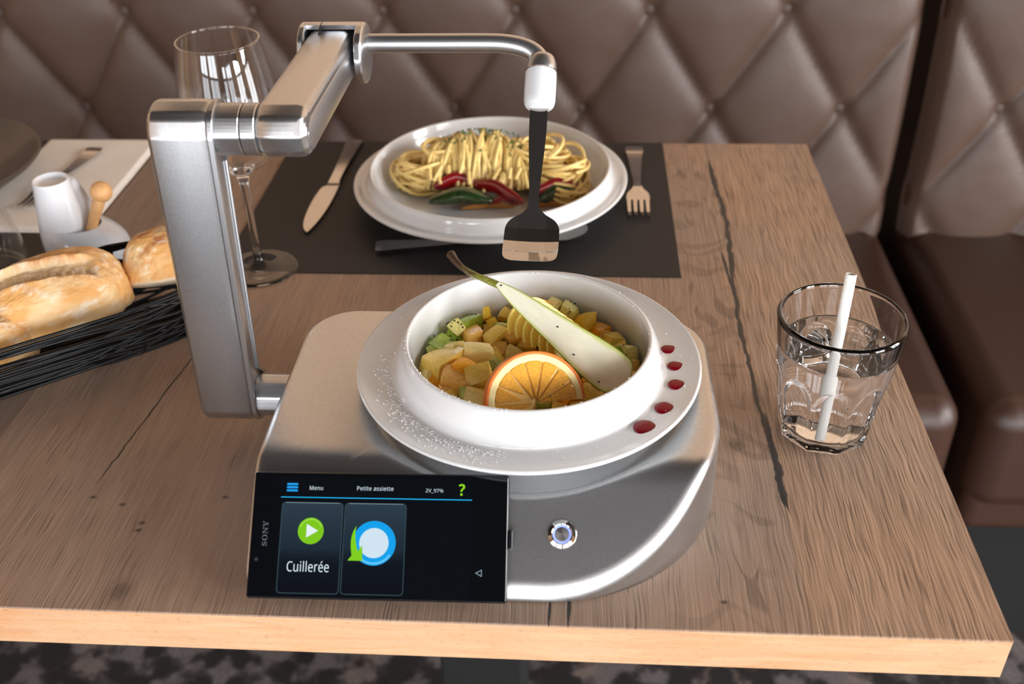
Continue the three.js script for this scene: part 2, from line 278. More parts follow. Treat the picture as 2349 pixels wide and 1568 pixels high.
// ------------------------------------------------------------------ the feeding robot
const BODY = { x0: -0.206, x1: 0.0935, z0: -0.662, z1: -0.4265, h: 0.062 };
const PC = { x: -0.0344, z: -0.574 };                  // plate centre
const slant = z => 0.0075 + 0.9 * (BODY.z1 - z);
function bodyH(x, z) {
  let h = smin(BODY.h, slant(z), 0.010);
  const r = Math.hypot(x - PC.x, z - PC.z), dish = 0.043 + 0.021 * sstep(0.094, 0.118, r);
  h = smin(h, dish, 0.006);
  return Math.max(h, 0.0075);
}
const robot = thing('feeding_robot', 'silver tabletop feeding robot with jointed arm and rounded base', 'robot');
{
  const pts = []; const arc = (cx, cz, r, a0, a1, n) => { for (let i = 0; i <= n; i++) { const a = lerp(a0, a1, i / n); pts.push([cx + r * Math.cos(a), cz + r * Math.sin(a)]); } };
  const line = (xa, za, xb, zb, n) => { for (let i = 1; i < n; i++) pts.push([lerp(xa, xb, i / n), lerp(za, zb, i / n)]); };
  const H = Math.PI / 2;
  arc(-0.02, -0.54, 0.1135, H, 0, 60); line(0.0935, -0.54, 0.0935, -0.617, 10);
  arc(0.0485, -0.617, 0.045, 0, -H, 24); line(0.0485, -0.662, -0.168, -0.662, 24);
  arc(-0.168, -0.624, 0.038, -H, -2 * H, 24); line(-0.206, -0.624, -0.206, -0.4365, 22);
  arc(-0.196, -0.4365, 0.010, 2 * H, H, 10); line(-0.196, -0.4265, -0.02, -0.4265, 24);
  const n = pts.length, c = [-0.07, -0.545];
  const dist = (x, z) => { let m = 1; for (let i = 0; i < n; i++) { const a = pts[i], b = pts[(i + 1) % n], dx = b[0] - a[0], dz = b[1] - a[1], t = clamp(((x - a[0]) * dx + (z - a[1]) * dz) / (dx * dx + dz * dz + 1e-12)); m = Math.min(m, Math.hypot(x - a[0] - t * dx, z - a[1] - t * dz)); } return m; };
  const RN = 84, rows = [];
  for (let k = 0; k <= RN; k++) { const u = k / RN, t = 1 - (1 - u) ** 2.2; rows.push(pts.map(q => { const x = lerp(c[0], q[0], t), z = lerp(c[1], q[1], t), d = k === RN ? 0 : dist(x, z), h = bodyH(x, z), rf = Math.min(0.0065, h * 0.8); const e = clamp(rf - d, 0, rf); return [x, h - (rf - Math.sqrt(Math.max(rf * rf - e * e, 0))), z]; })); }
  const last = rows[RN]; for (const k of [0.66, 0.33, 0.02]) rows.push(last.map(q => [q[0], Math.max(0.0012, q[1] * k), q[2]]));
  rows.push(last.map(q => [lerp(c[0], q[0], 0.985), 0.0004, lerp(c[1], q[2], 0.985)]));
  const g = grid(n, rows.length - 1, (u, v) => { const r = rows[Math.round(v * (rows.length - 1))], q = r[Math.round(u * n) % n]; return [q[0], TY + q[1], q[2]]; }, true);
  if (g.attributes.normal.getY(20 * (n + 1)) < 0) { const ix = g.index.array; for (let i = 0; i < ix.length; i += 3) { const t = ix[i]; ix[i] = ix[i + 1]; ix[i + 1] = t; } const nn = g.attributes.normal; for (let i = 0; i < nn.count; i++) nn.setXYZ(i, -nn.getX(i), -nn.getY(i), -nn.getZ(i)); }
  const uv = g.attributes.uv, p = g.attributes.position; for (let i = 0; i < p.count; i++) uv.setXY(i, p.getX(i) / 0.13, (p.getZ(i) - p.getY(i)) / 0.13);
  part('base_housing', g, M.silver, robot);
}
// power button on the slope
{
  const n = V(0, Math.cos(Math.atan(0.9)), Math.sin(Math.atan(0.9))), b = pxY(1289, 1224, 0.0324);
  b.y = TY + slant(b.z); const grp = new THREE.Group(); grp.name = 'power_button'; grp.position.copy(b).addScaledVector(n, -0.0008); grp.quaternion.setFromUnitVectors(V(0, 1, 0), n); robot.add(grp);
  part('button_bezel', toCreasedNormals(lathe([[0.0058, 0.0014], [0.0058, 0.0028], [0.0064, 0.0032], [0.0086, 0.0022], [0.0092, 0.0012], [0.0092, -0.002]], 48), 0.5), M.polished, grp, 'polished steel bezel');
  part('led_ring', lathe([[0.0046, 0.0014], [0.0048, 0.0025], [0.0057, 0.0025], [0.0058, 0.0014]], 48), std(0x8f9fff, 0.4, 0, { emissive: 0x6f86ff, emissiveIntensity: 0.9 }), grp, 'glowing pale blue ring');
  part('button_cap', lathe([[0, 0.0022], [0.0042, 0.0022], [0.0046, 0.0018], [0.0046, 0.001]], 48), new THREE.MeshPhysicalMaterial({ color: 0xbdbab6, metalness: 1, roughness: 0.3, anisotropy: 0.8 }), grp, 'spun steel cap');
}
// the arm
const PB = { y: TY + 0.033, z: -0.587 }, PT = { y: TY + 0.2385, z: -0.590 }, PF = { y: TY + 0.2375, z: -0.735 };
part('lower_joint', cylX(-0.233, -0.19, 0.0158, PB.y, PB.z), M.silverSmooth, robot);
const webShape = k => {                                  // side view of the lower arm: round ends, slimmer web set to the front
  const sh = new THREE.Shape(), R = 0.0186 - k, w = 0.0030 - k * 0.6, af = -PB.z, at_ = -PT.z, n = 26, e = -0.75;
  for (let i = 0; i <= n; i++) { const t = lerp(Math.PI, e, i / n), x = at_ + R * Math.cos(t), y = PT.y + R * Math.sin(t); i ? sh.lineTo(x, y) : sh.moveTo(x, y); }
  sh.lineTo(at_ + w, PT.y - 0.022); sh.lineTo(af + w, PB.y + 0.022);
  for (let i = 0; i <= n; i++) { const t = lerp(-e, -Math.PI, i / n); sh.lineTo(af + R * Math.cos(t), PB.y + R * Math.sin(t)); }
  sh.closePath(); return sh;
};
const lean = g => { const p = g.attributes.position; for (let i = 0; i < p.count; i++) p.setX(i, p.getX(i) + 0.0068 * (p.getY(i) - PB.y) / (PT.y - PB.y)); return g; };
part('lower_arm', boxUV(lean(extrudeX(webShape(0), -0.2735, -0.2340, 0.0055)), 0.13), M.silver, robot);
{ const s = webShape(-0.0001); s.holes.push(new THREE.Path(webShape(0.0022).getPoints())); part('arm_rim', lean(extrudeX(s, -0.2343, -0.2315, 0.0003)), M.silverSmooth, robot); }
part('arm_side_panel', lean(extrudeX(webShape(0.0030), -0.2345, -0.2331, 0.0003)), M.silverSmooth, robot);
part('elbow_joint', cylX(-0.228, -0.2088, 0.0162, PT.y, PT.z), M.silverSmooth, robot);
part('elbow_seam', cylX(-0.2089, -0.2082, 0.0157, PT.y, PT.z), M.darkGap, robot, 'thin dark seam');
part('elbow_ring', cylX(-0.2083, -0.1990, 0.0162, PT.y, PT.z), M.silverSmooth, robot);
part('upper_arm', boxUV(extrudeX(stadium(-PT.z, PT.y, -PF.z, PF.y, 0.0168), -0.2003, -0.1672, 0.0070), 0.13), M.silver, robot);
part('upper_arm_plate', extrudeX(stadium(-PT.z, PT.y - 0.002, -PF.z, PF.y - 0.002, 0.0100), -0.1676, -0.1667, 0.0003), M.silverSmooth, robot);
{
  const s = new THREE.Shape(), cx = -PF.z, cy = PF.y, r0 = 0.0178, r1 = 0.0212, a0 = 1.75, a1 = -0.9, n = 28;
  for (let i = 0; i <= n; i++) { const a = lerp(a0, a1, i / n); const x = cx + r1 * Math.cos(a), y = cy + r1 * Math.sin(a); i ? s.lineTo(x, y) : s.moveTo(x, y); }
  for (let i = n; i >= 0; i--) { const a = lerp(a0, a1, i / n); s.lineTo(cx + r0 * Math.cos(a), cy + r0 * Math.sin(a)); } s.closePath();
  part('wrist_yoke', extrudeX(s, -0.2040, -0.1615, 0.0012), M.silverSmooth, robot);
  part('wrist_plate', extrudeX(stadium(-PF.z - 0.004, PF.y, -PF.z, PF.y, 0.0212), -0.1645, -0.1585, 0.0022), M.silverSmooth, robot);
  part('wrist_plate', extrudeX(stadium(-PF.z - 0.001, PF.y, -PF.z, PF.y, 0.0212), -0.2060, -0.2010, 0.0018), M.silverSmooth, robot);
  part('yoke_seam', cylX(-0.1905, -0.1899, 0.02130, PF.y, PF.z), M.darkGap, robot);
}
const TH = 45 * Math.PI / 180, DIR = V(-0.03, -Math.cos(TH), Math.sin(TH)).normalize();
const W0 = V(-0.0300, TY + 0.2415, -0.742);               // where the bent tube would meet the spoon axis
const onAxis = s => W0.clone().addScaledVector(DIR, s);
{
  const pts = [V(-0.160, W0.y, W0.z), V(-0.13, W0.y, W0.z), V(-0.10, W0.y, W0.z), V(-0.078, W0.y, W0.z)], q = 0.042;
  for (let i = 1; i <= 8; i++) { const t = i / 8, a = V(W0.x - q, W0.y, W0.z), c = W0.clone().addScaledVector(DIR, 0.020), b = W0; pts.push(a.multiplyScalar((1 - t) ** 2).addScaledVector(b, 2 * t * (1 - t)).addScaledVector(c, t * t)); }
  part('wrist_tube', tube(pts, 0.0069, 70, 24), M.silverSmooth, robot);
  const along = (geo, s) => { const m = new THREE.Matrix4().makeRotationFromQuaternion(new THREE.Quaternion().setFromUnitVectors(V(0, 1, 0), DIR)); geo.applyMatrix4(m); const o = onAxis(s); geo.translate(o.x, o.y, o.z); return geo; };
  part('wrist_collar', along(lathe(smoothProfile([[0, 0], [0.007, 0], [0.0092, 0.002], [0.0106, 0.006], [0.0112, 0.010], [0.0112, 0.0125]], 40), 48), 0.010), M.silverSmooth, robot);
  part('collar_ring', along(lathe([[0.0108, 0], [0.0116, 0.0002], [0.0116, 0.0008], [0.0108, 0.001]], 48), 0.0222), M.polished, robot);
  part('spoon_grip', along(lathe(smoothProfile([[0.0112, 0], [0.0114, 0.002], [0.0115, 0.010], [0.0115, 0.018], [0.0113, 0.0225], [0.0104, 0.0258], [0.0085, 0.0276], [0.006, 0.0282], [0, 0.0284]], 60), 48), 0.0232), M.whiteNylon, robot, 'white plastic spoon grip');
}
// ribbon: a strip with changing width, lift and hollow, closed all round; x along, y up, z across
function ribbon(st, thick, nS = 60, nC = 12) {
  const cv = k => new THREE.CatmullRomCurve3(st.map(s => V(s[0], s[k], 0)), false, 'centripetal');
  const cw = cv(1), cl = cv(2), cc = cv(3), rows = [];
  for (let i = 0; i <= nS; i++) {
    const t = i / nS, a = cw.getPoint(t), l = cl.getPoint(t).y, k = cc.getPoint(t).y, w = Math.max(a.y, 0.0002), x = a.x, ring = [];
    for (let j = 0; j <= nC; j++) { const q = -1 + 2 * j / nC; ring.push([x, l - k * (1 - q * q), q * w]); }
    for (let j = nC; j >= 0; j--) { const q = -1 + 2 * j / nC; ring.push([x, l - k * (1 - q * q) - thick * (1 - 0.55 * q ** 6), q * w * 0.985]); }
    rows.push(ring);
  }
  const pos = [], idx = [], m = rows[0].length; rows.forEach(r => r.forEach(q => pos.push(...q)));
  for (let i = 0; i < nS; i++) for (let j = 0; j < m; j++) { const a = i * m + j, b = i * m + (j + 1) % m, c = a + m, d = b + m; idx.push(a, c, d, a, d, b); }
  for (const i of [0, nS]) for (let j = 0; j < nC; j++) { const a = i * m + j, b = a + 1, c = i * m + (2 * nC + 1 - j), d = c - 1; i ? idx.push(a, c, b, b, c, d) : idx.push(a, b, c, b, d, c); }
  const g = new THREE.BufferGeometry(); g.setAttribute('position', new THREE.Float32BufferAttribute(pos, 3)); g.setIndex(idx); g.computeVertexNormals();
  const q = toCreasedNormals(g, 0.85); q.setAttribute('uv', new THREE.BufferAttribute(new Float32Array(q.attributes.position.count * 2), 2)); return q;
}
{ // the robot's spoon, hanging from the grip
  const g = tag(new THREE.Group(), 'polished steel spoon with square bowl hanging from the robot grip', 'spoon'); g.name = numbered('feeding_spoon'); scene.add(g);
  const nrm = V(0, Math.sin(TH), Math.cos(TH)), zx = new THREE.Vector3().crossVectors(DIR, nrm).normalize(), ny = new THREE.Vector3().crossVectors(zx, DIR);
  g.quaternion.setFromRotationMatrix(new THREE.Matrix4().makeBasis(DIR, ny, zx)); g.position.copy(onAxis(0.0515)).addScaledVector(nrm, 0.0015);
  part('handle', ribbon([[0, .0063, 0, 0], [.008, .0064, 0, 0], [.025, .0060, 0, 0], [.045, .0047, 0, 0], [.062, .0037, 0, 0], [.070, .0037, 0, 0], [.0755, .0044, -.0002, .0002]], 0.0014, 50, 6), M.polished, g);
  const cupW = [[.0745, .0042], [.0785, .0080], [.084, .0160], [.089, .0188], [.095, .0193], [.102, .0193], [.109, .0192], [.114, .0185], [.1165, .0168], [.1178, .0138]];
  part('bowl', ribbon(cupW.map(([x, w]) => { const t = Math.max(0, (x - 0.077) / 0.0408); return [x, w, 0.0190 * t * t, 0.0002 + 0.0024 * sstep(.076, .092, x) * (1 - 0.7 * sstep(.104, .118, x))]; }), 0.001, 90, 28), M.polished, g);
}
// ------------------------------------------------------------------ the phone
{
  const yaw = 0.01329768, tilt = 0.73267689, W = 0.1599, Hh = 0.0773;
  const ex = V(Math.cos(yaw), 0, -Math.sin(yaw)), ez = V(-Math.sin(yaw), 0, -Math.cos(yaw)), up = V(0, Math.sin(tilt), 0).addScaledVector(ez, Math.cos(tilt)), nn = new THREE.Vector3().crossVectors(ex, up).normalize();
  const g = thing('smartphone', 'black smartphone showing a feeding menu propped on the robot base', 'phone', [-0.12082, TY + 0.0085, -0.41694]);
  g.quaternion.setFromRotationMatrix(new THREE.Matrix4().makeBasis(ex, up.clone().normalize(), nn));
  const cw = 1600, ch = 774, cv = document.createElement('canvas'); cv.width = cw; cv.height = ch; const c = cv.getContext('2d');
  const X = u => u * cw, Y = v => v * ch;
  c.fillStyle = '#030406'; c.fillRect(0, 0, cw, ch);
  c.fillStyle = '#04070c'; c.fillRect(X(.108), Y(.045), X(.752), Y(.93));
  const rr2 = (x0, y0, x1, y1, r) => { c.beginPath(); c.moveTo(x0 + r, y0); c.lineTo(x1 - r, y0); c.quadraticCurveTo(x1, y0, x1, y0 + r); c.lineTo(x1, y1 - r); c.quadraticCurveTo(x1, y1, x1 - r, y1); c.lineTo(x0 + r, y1); c.quadraticCurveTo(x0, y1, x0, y1 - r); c.lineTo(x0, y0 + r); c.quadraticCurveTo(x0, y0, x0 + r, y0); c.closePath(); };
  for (const y of [.101, .126, .1515]) { c.fillStyle = '#1f9bea'; rr2(X(.1318), Y(y - .009), X(.1765), Y(y + .009), 6); c.fill(); }
  const text = (s, u0, u1, v, px, col, wgt = '') => { c.font = `${wgt} ${px}px sans-serif`; c.fillStyle = col; c.textBaseline = 'alphabetic'; const w = c.measureText(s).width; c.save(); c.translate(X(u0), Y(v)); c.scale((X(u1) - X(u0)) / w, 1); c.fillText(s, 0, 0); c.restore(); };
  text('Menu', .2201, .2764, .1465, 37, '#cfe0ea'); text('Petite assiette', .4061, .5525, .1440, 37, '#cfe0ea'); text('2V_97%', .6758, .7465, .1490, 31, '#cfe0ea'); text('?', .8040, .8310, .1720, 98, '#8fd61e', 'bold');
  c.fillStyle = '#22b6f2'; c.fillRect(X(.1113), Y(.2015), X(.8579 - .1113), 6);
  for (const [a, b] of [[.119, .3575], [.366, .6042]]) {
    const gr = c.createLinearGradient(0, Y(.247), 0, Y(.955)); gr.addColorStop(0, '#2b3b47'); gr.addColorStop(.5, '#1c2a35'); gr.addColorStop(.66, '#0b121a'); gr.addColorStop(1, '#060a10');
    rr2(X(a), Y(.247), X(b), Y(.955), 26); c.fillStyle = gr; c.fill(); c.lineWidth = 6; c.strokeStyle = '#33464f'; c.stroke();
    c.beginPath(); c.moveTo(X(a) + 22, Y(.2485)); c.lineTo(X(b) - 22, Y(.2485)); c.lineWidth = 4; c.strokeStyle = '#7d949a'; c.stroke();
  }
  const disc = (u, v, r, col) => { c.beginPath(); c.arc(X(u), Y(v), r, 0, 7); c.fillStyle = col; c.fill(); };
  disc(.2370, .4700, 81, '#7cc71c'); c.beginPath(); c.arc(X(.237), Y(.47), 70, 3.5, 5.9); c.lineWidth = 7; c.strokeStyle = '#a3de4a'; c.stroke();
  c.beginPath(); c.moveTo(X(.2200), Y(.415)); c.lineTo(X(.2660), Y(.468)); c.lineTo(X(.2200), Y(.523)); c.closePath(); c.fillStyle = '#e3f0f6'; c.fill();
  text('Cuillerée', .1502, .3182, .7880, 84, '#d8e8ef');
  disc(.4850, .5570, 135, '#12a0ec'); c.beginPath(); c.arc(X(.485), Y(.557), 122, 0.6, 2.4); c.lineWidth = 14; c.strokeStyle = '#5cc4f8'; c.stroke(); disc(.4850, .5560, 91, '#cfe4f0');
  c.beginPath(); c.moveTo(X(.4151), Y(.4237)); c.quadraticCurveTo(X(.385), Y(.50), X(.4010), Y(.655)); c.lineTo(X(.3859), Y(.6955)); c.lineTo(X(.4441), Y(.6962)); c.lineTo(X(.4400), Y(.575)); c.lineTo(X(.4240), Y(.622)); c.quadraticCurveTo(X(.405), Y(.50), X(.4151), Y(.4237)); c.closePath(); c.fillStyle = '#7fcf1c'; c.fill();
  c.lineWidth = 4; c.strokeStyle = '#9fb6c2'; c.beginPath(); c.moveTo(X(.880), Y(.772)); c.lineTo(X(.9015), Y(.748)); c.lineTo(X(.9015), Y(.796)); c.closePath(); c.stroke();
  const lit = new THREE.CanvasTexture(cv); lit.colorSpace = THREE.SRGBColorSpace;
  const cv2 = document.createElement('canvas'); cv2.width = cw; cv2.height = ch; const d = cv2.getContext('2d'); d.fillStyle = '#040507'; d.fillRect(0, 0, cw, ch);
  d.save(); d.translate(X(.0690), Y(.5974)); d.rotate(-Math.PI / 2); d.font = 'bold 46px serif'; const sw = d.measureText('SONY').width; d.scale(Y(.5974 - .3962) / sw, 1); d.fillStyle = '#565a60'; d.fillText('SONY', 0, 0); d.restore();
  d.beginPath(); d.arc(X(.0317), Y(.70), 15, 0, 7); d.fillStyle = '#1b1c22'; d.fill(); d.beginPath(); d.arc(X(.0317), Y(.70), 7, 0, 7); d.fillStyle = '#3a3d48'; d.fill();
  const print = new THREE.CanvasTexture(cv2); print.colorSpace = THREE.SRGBColorSpace;
  part('phone_case', rbox(-W / 2, W / 2, 0, Hh, -0.0076, 0, 0.0022, 4), M.blackPlastic, g);
  const scr = new THREE.PlaneGeometry(W - 0.0022, Hh - 0.0022); scr.translate(0, Hh / 2, 0.0002);
  const uv = scr.attributes.uv; for (let i = 0; i < uv.count; i++) uv.setXY(i, lerp(0.0011 / W, 1 - 0.0011 / W, uv.getX(i)), lerp(0.0011 / Hh, 1 - 0.0011 / Hh, uv.getY(i)));
  part('screen', scr, new THREE.MeshPhysicalMaterial({ color: 0xffffff, map: print, roughness: 0.05, specularIntensity: 0.5, emissive: 0xffffff, emissiveMap: lit, emissiveIntensity: 0.95 }), g, 'lit display with menu, play and refresh tiles');
  part('charging_plug', rbox(W / 2, W / 2 + 0.0026, Hh * (1 - .585), Hh * (1 - .432), -0.005, -0.0006, 0.0008, 2), M.blackPlastic, g);
}
// ------------------------------------------------------------------ the ring plate on the robot
const dessert = thing('rimmed_plate', 'white plate with raised inner rim standing on the silver robot', 'plate', [PC.x, TY + 0.0435, PC.z]);
{
  const prof = [[0, .0030], [0.05, .0030], [0.056, 0], [0.060, 0], [0.062, .004], [0.085, .0175], [0.110, .0290], [0.1152, .0318], [0.1172, .0336], [0.1174, .0350], [0.1160, .0359], [0.1140, .0352], [0.108, .0330], [0.098, .0310], [0.0945, .0310], [0.0925, .0322], [0.0912, .0370], [0.0890, .0440], [0.0860, .0515], [0.0840, .0545], [0.0823, .0550], [0.0812, .0542], [0.0806, .0520], [0.0798, .0440], [0.0790, .034], [0.077, .022], [0.070, .013], [0.05, .0085], [0, .0075]];
  part('plate_body', lathe(smoothProfile(prof, 220), 128), M.porcelain, dessert);
}
const juice = lathe([[0, 0.0615], [0.05, 0.0615], [0.0768, 0.0618], [0.0772, 0.060], [0, 0.058]], 64); juice.translate(PC.x, TY, PC.z);
tag(single('fruit_juice', juice, phys(0xb87428, 0.15, { clearcoat: 0.5 }), '', ''), 'amber fruit juice pooled in the rimmed plate under the fruit', 'juice');
// sauce drops
for (const [x, y, w] of [[1533, 799, 28], [1549, 838, 29], [1552, 882, 32], [1525, 936, 36], [1481, 981, 42]]) {
  const c = pxY(x, y, 0.0752), a = Math.atan2(c.z - PC.z, c.x - PC.x), s = w / 2361 * 0.70 / 2 * 1.28; const g = new THREE.SphereGeometry(1, 28, 14, 0, 2 * Math.PI, 0, Math.PI / 2);
  const p = g.attributes.position; for (let i = 0; i < p.count; i++) { const px = p.getX(i), pz = p.getZ(i); p.setXYZ(i, px * (1 + 0.25 * Math.max(0, px) ** 2), p.getY(i), pz * (1 - 0.25 * Math.max(0, px))); } g.computeVertexNormals();
  g.scale(s, 0.0015, s * 0.95); g.rotateY(-a + Math.PI / 2 * 0.2); const r = Math.hypot(c.x - PC.x, c.z - PC.z), fy = r < 0.098 ? 0.0745 : 0.0745 + 0.002 * (r - 0.098) / 0.010; g.translate(c.x, TY + fy - 0.0001, c.z);
  single('sauce_drop', g, phys(0x7a0416, 0.22, { specularIntensity: 0.5 }), 'glossy dark red sauce drop on the rim of the dessert plate', 'sauce drop', 'sauce drops along the plate rim');
}
{ // sugar grains
  const g = new THREE.IcosahedronGeometry(1, 0), n = 520, im = new THREE.InstancedMesh(g, std(0xffffff, 0.5), n), m = new THREE.Matrix4(), q = new THREE.Quaternion(); let k = 0;
  while (k < n) {
    const left = rnd() < 0.72, a = left ? Math.PI * 0.5 + rr(0.15, 1.75) * (0.6 + 0.4 * rnd()) : rr(-2.9, 1.5), onLip = rnd() < 0.16;
    const r = onLip ? rr(0.0812, 0.0838) : left ? 0.0935 + 0.017 * rnd() * rnd() + 0.004 * rnd() : rr(0.0935, 0.112); if (!left && !onLip && rnd() < 0.5) continue;
    const y = onLip ? 0.0982 : r < 0.098 ? 0.0745 : 0.0745 + 0.0032 * sstep(0.096, 0.114, r) + 0.0003, s = rr(0.00025, 0.0006);
    q.setFromEuler(new THREE.Euler(rr(0, 3), rr(0, 3), 0)); m.compose(V(PC.x + r * Math.cos(a), TY + y, PC.z + r * Math.sin(a)), q, V(s, s * 0.8, s)); im.setMatrixAt(k++, m);
  }
  im.name = 'sugar_grains'; im.userData = { label: 'fine white sugar grains dusted over the dessert plate rim', category: 'sugar', kind: 'stuff' }; im.castShadow = true; scene.add(im);
}
// ------------------------------------------------------------------ fruit
const blotch = (r, g, b, amp, sc) => dataTex(256, 256, (u, v, o, i, j) => { const f = 1 + amp * fbm(i * sc, j * sc, 4), h = 1 + amp * 0.6 * N2(i * sc * 4, j * sc * 4, 3.3); o[0] = r * f; o[1] = g * f * h; o[2] = b * f * h; });
const fruitMat = (r, g, b, amp = 0.2) => phys(0xffffff, 0.28, { map: blotch(r, g, b, amp, 0.03), clearcoat: 0.35, clearcoatRoughness: 0.2 });
const FM = {
  kiwi: fruitMat(160, 186, 66, 0.25), kiwi_core: fruitMat(236, 226, 140), apple: fruitMat(252, 216, 104, .14), pale: fruitMat(252, 232, 150, .14), peach: fruitMat(250, 196, 104, 0.2), mango: fruitMat(255, 208, 66, .15), orange: fruitMat(252, 172, 36, 0.25), berry: fruitMat(170, 40, 58), grape: fruitMat(200, 208, 116),
};
const KN = {
  kiwi: ['kiwi_piece', 'green kiwi piece with tiny black seeds in the fruit salad', 'kiwi'], kiwi_core: ['kiwi_core_piece', 'creamy kiwi core piece speckled with seeds in the fruit salad', 'kiwi'],
  apple: ['apple_cube', 'golden apple cube in the fruit salad', 'apple'], pale: ['pear_cube', 'pale pear cube in the fruit salad', 'pear'], peach: ['peach_cube', 'peach pink fruit cube in the fruit salad', 'peach'],
  mango: ['mango_cube', 'bright yellow mango piece in the fruit salad', 'mango'], orange: ['orange_piece', 'juicy orange piece in the fruit salad', 'orange'], berry: ['berry_piece', 'dark red berry piece among the fruit cubes', 'berry'], grape: ['grape_half', 'pale green grape half in the fruit salad', 'grape'],
};
function chunk(k) {           // irregular cut cube
  const g = new THREE.BoxGeometry(1, 1, 1, 4, 4, 4), p = g.attributes.position, j = []; for (let i = 0; i < 8; i++) j.push([rr(-.16, .16), rr(-.16, .16), rr(-.16, .16)]);
  for (let i = 0; i < p.count; i++) {
    const x = p.getX(i), y = p.getY(i), z = p.getZ(i), l = Math.hypot(x, y, z), e = k; let v = [lerp(x, x / l * 0.58, e), lerp(y, y / l * 0.58, e), lerp(z, z / l * 0.58, e)];
    for (let c = 0; c < 8; c++) { const w = (c & 1 ? x + .5 : .5 - x) * (c & 2 ? y + .5 : .5 - y) * (c & 4 ? z + .5 : .5 - z); v = v.map((q, d) => q + w * j[c][d]); }
    const nz = 0.03 * N2(v[0] * 5 + k * 9, v[1] * 5, v[2] * 5 + j[0][0] * 20); p.setXYZ(i, v[0] * (1 + nz), v[1] * (1 + nz), v[2] * (1 + nz));
  }
  g.deleteAttribute('normal'); const uv = g.attributes.uv.clone(); const q = g.toNonIndexed(); q.computeVertexNormals(); return toCreasedNormals(q, 0.75);
}
const CH = [0.28, 0.34, 0.4, 0.46, 0.36, 0.44, 0.30].map(chunk), CHR = [0.55, 0.7].map(chunk);
const seedGeo = new THREE.SphereGeometry(1, 8, 6), seedMat = std(0x0d0b0c, 0.25);
const fruits = [];
const ANCHOR = [['beside the orange slice', 1215, 890], ['beside the wide end of the pear slice', 1400, 850], ['beside the fanned apple slices', 1215, 760], ['by the rim next to the red sauce drops', 1470, 800], ['by the sugar dusted part of the rim', 950, 830], ['by the rim below the hanging spoon', 1210, 690], ['next to the pear stem', 1110, 700]].map(q => [q[0], pxY(q[1], q[2], 0.07)]);
function fruit(kind, x, y, z, s, sc, rot, seeds, low) {
  let [nm, lb, ct] = KN[kind]; const near = ANCHOR.map(q => [Math.hypot(q[1].x - x, q[1].z - z), q[0]]).sort((a, b) => a[0] - b[0])[0][1];
  lb = low ? lb + ' lying under the other fruit' : `${s > 0.0155 ? 'large' : s > 0.0122 ? 'middling' : 'small'} ${lb.replace(' in the fruit salad', '').replace(' among the fruit cubes', '').replace(' with tiny black seeds', ' with seeds').replace(' speckled with seeds', '')} ${near}`;
  const geo = kind === 'grape' || kind === 'berry' ? CHR[fruits.length % 2] : CH[fruits.length % CH.length];
  const g = thing(nm, lb, ct, [x, y, z], nm.replace(/_/g, ' ') + 's in the fruit salad'); g.rotation.set(...rot);
  const m = part('flesh', geo, FM[kind], g); m.scale.set(s * sc[0], s * sc[1], s * sc[2]);
  if (seeds) { const gs = []; for (let i = 0; i < seeds; i++) { const t = seedGeo.clone(); t.scale(0.00055, 0.0004, 0.0009); t.rotateY(rr(0, 3)); const face = rnd(); let a = rr(-.42, .42), b = rr(-.42, .42); const d = face < 0.55 ? V(a * s * sc[0], 0.5 * s * sc[1], b * s * sc[2]) : V(a * s * sc[0], b * s * sc[1], 0.5 * s * sc[2]); if (face >= 0.55) t.rotateX(Math.PI / 2); t.translate(d.x, d.y, d.z); gs.push(t); } const sd = part('seeds', merge(gs), seedMat, g); sd.userData.kind = 'stuff'; }
  fruits.push(g);
}
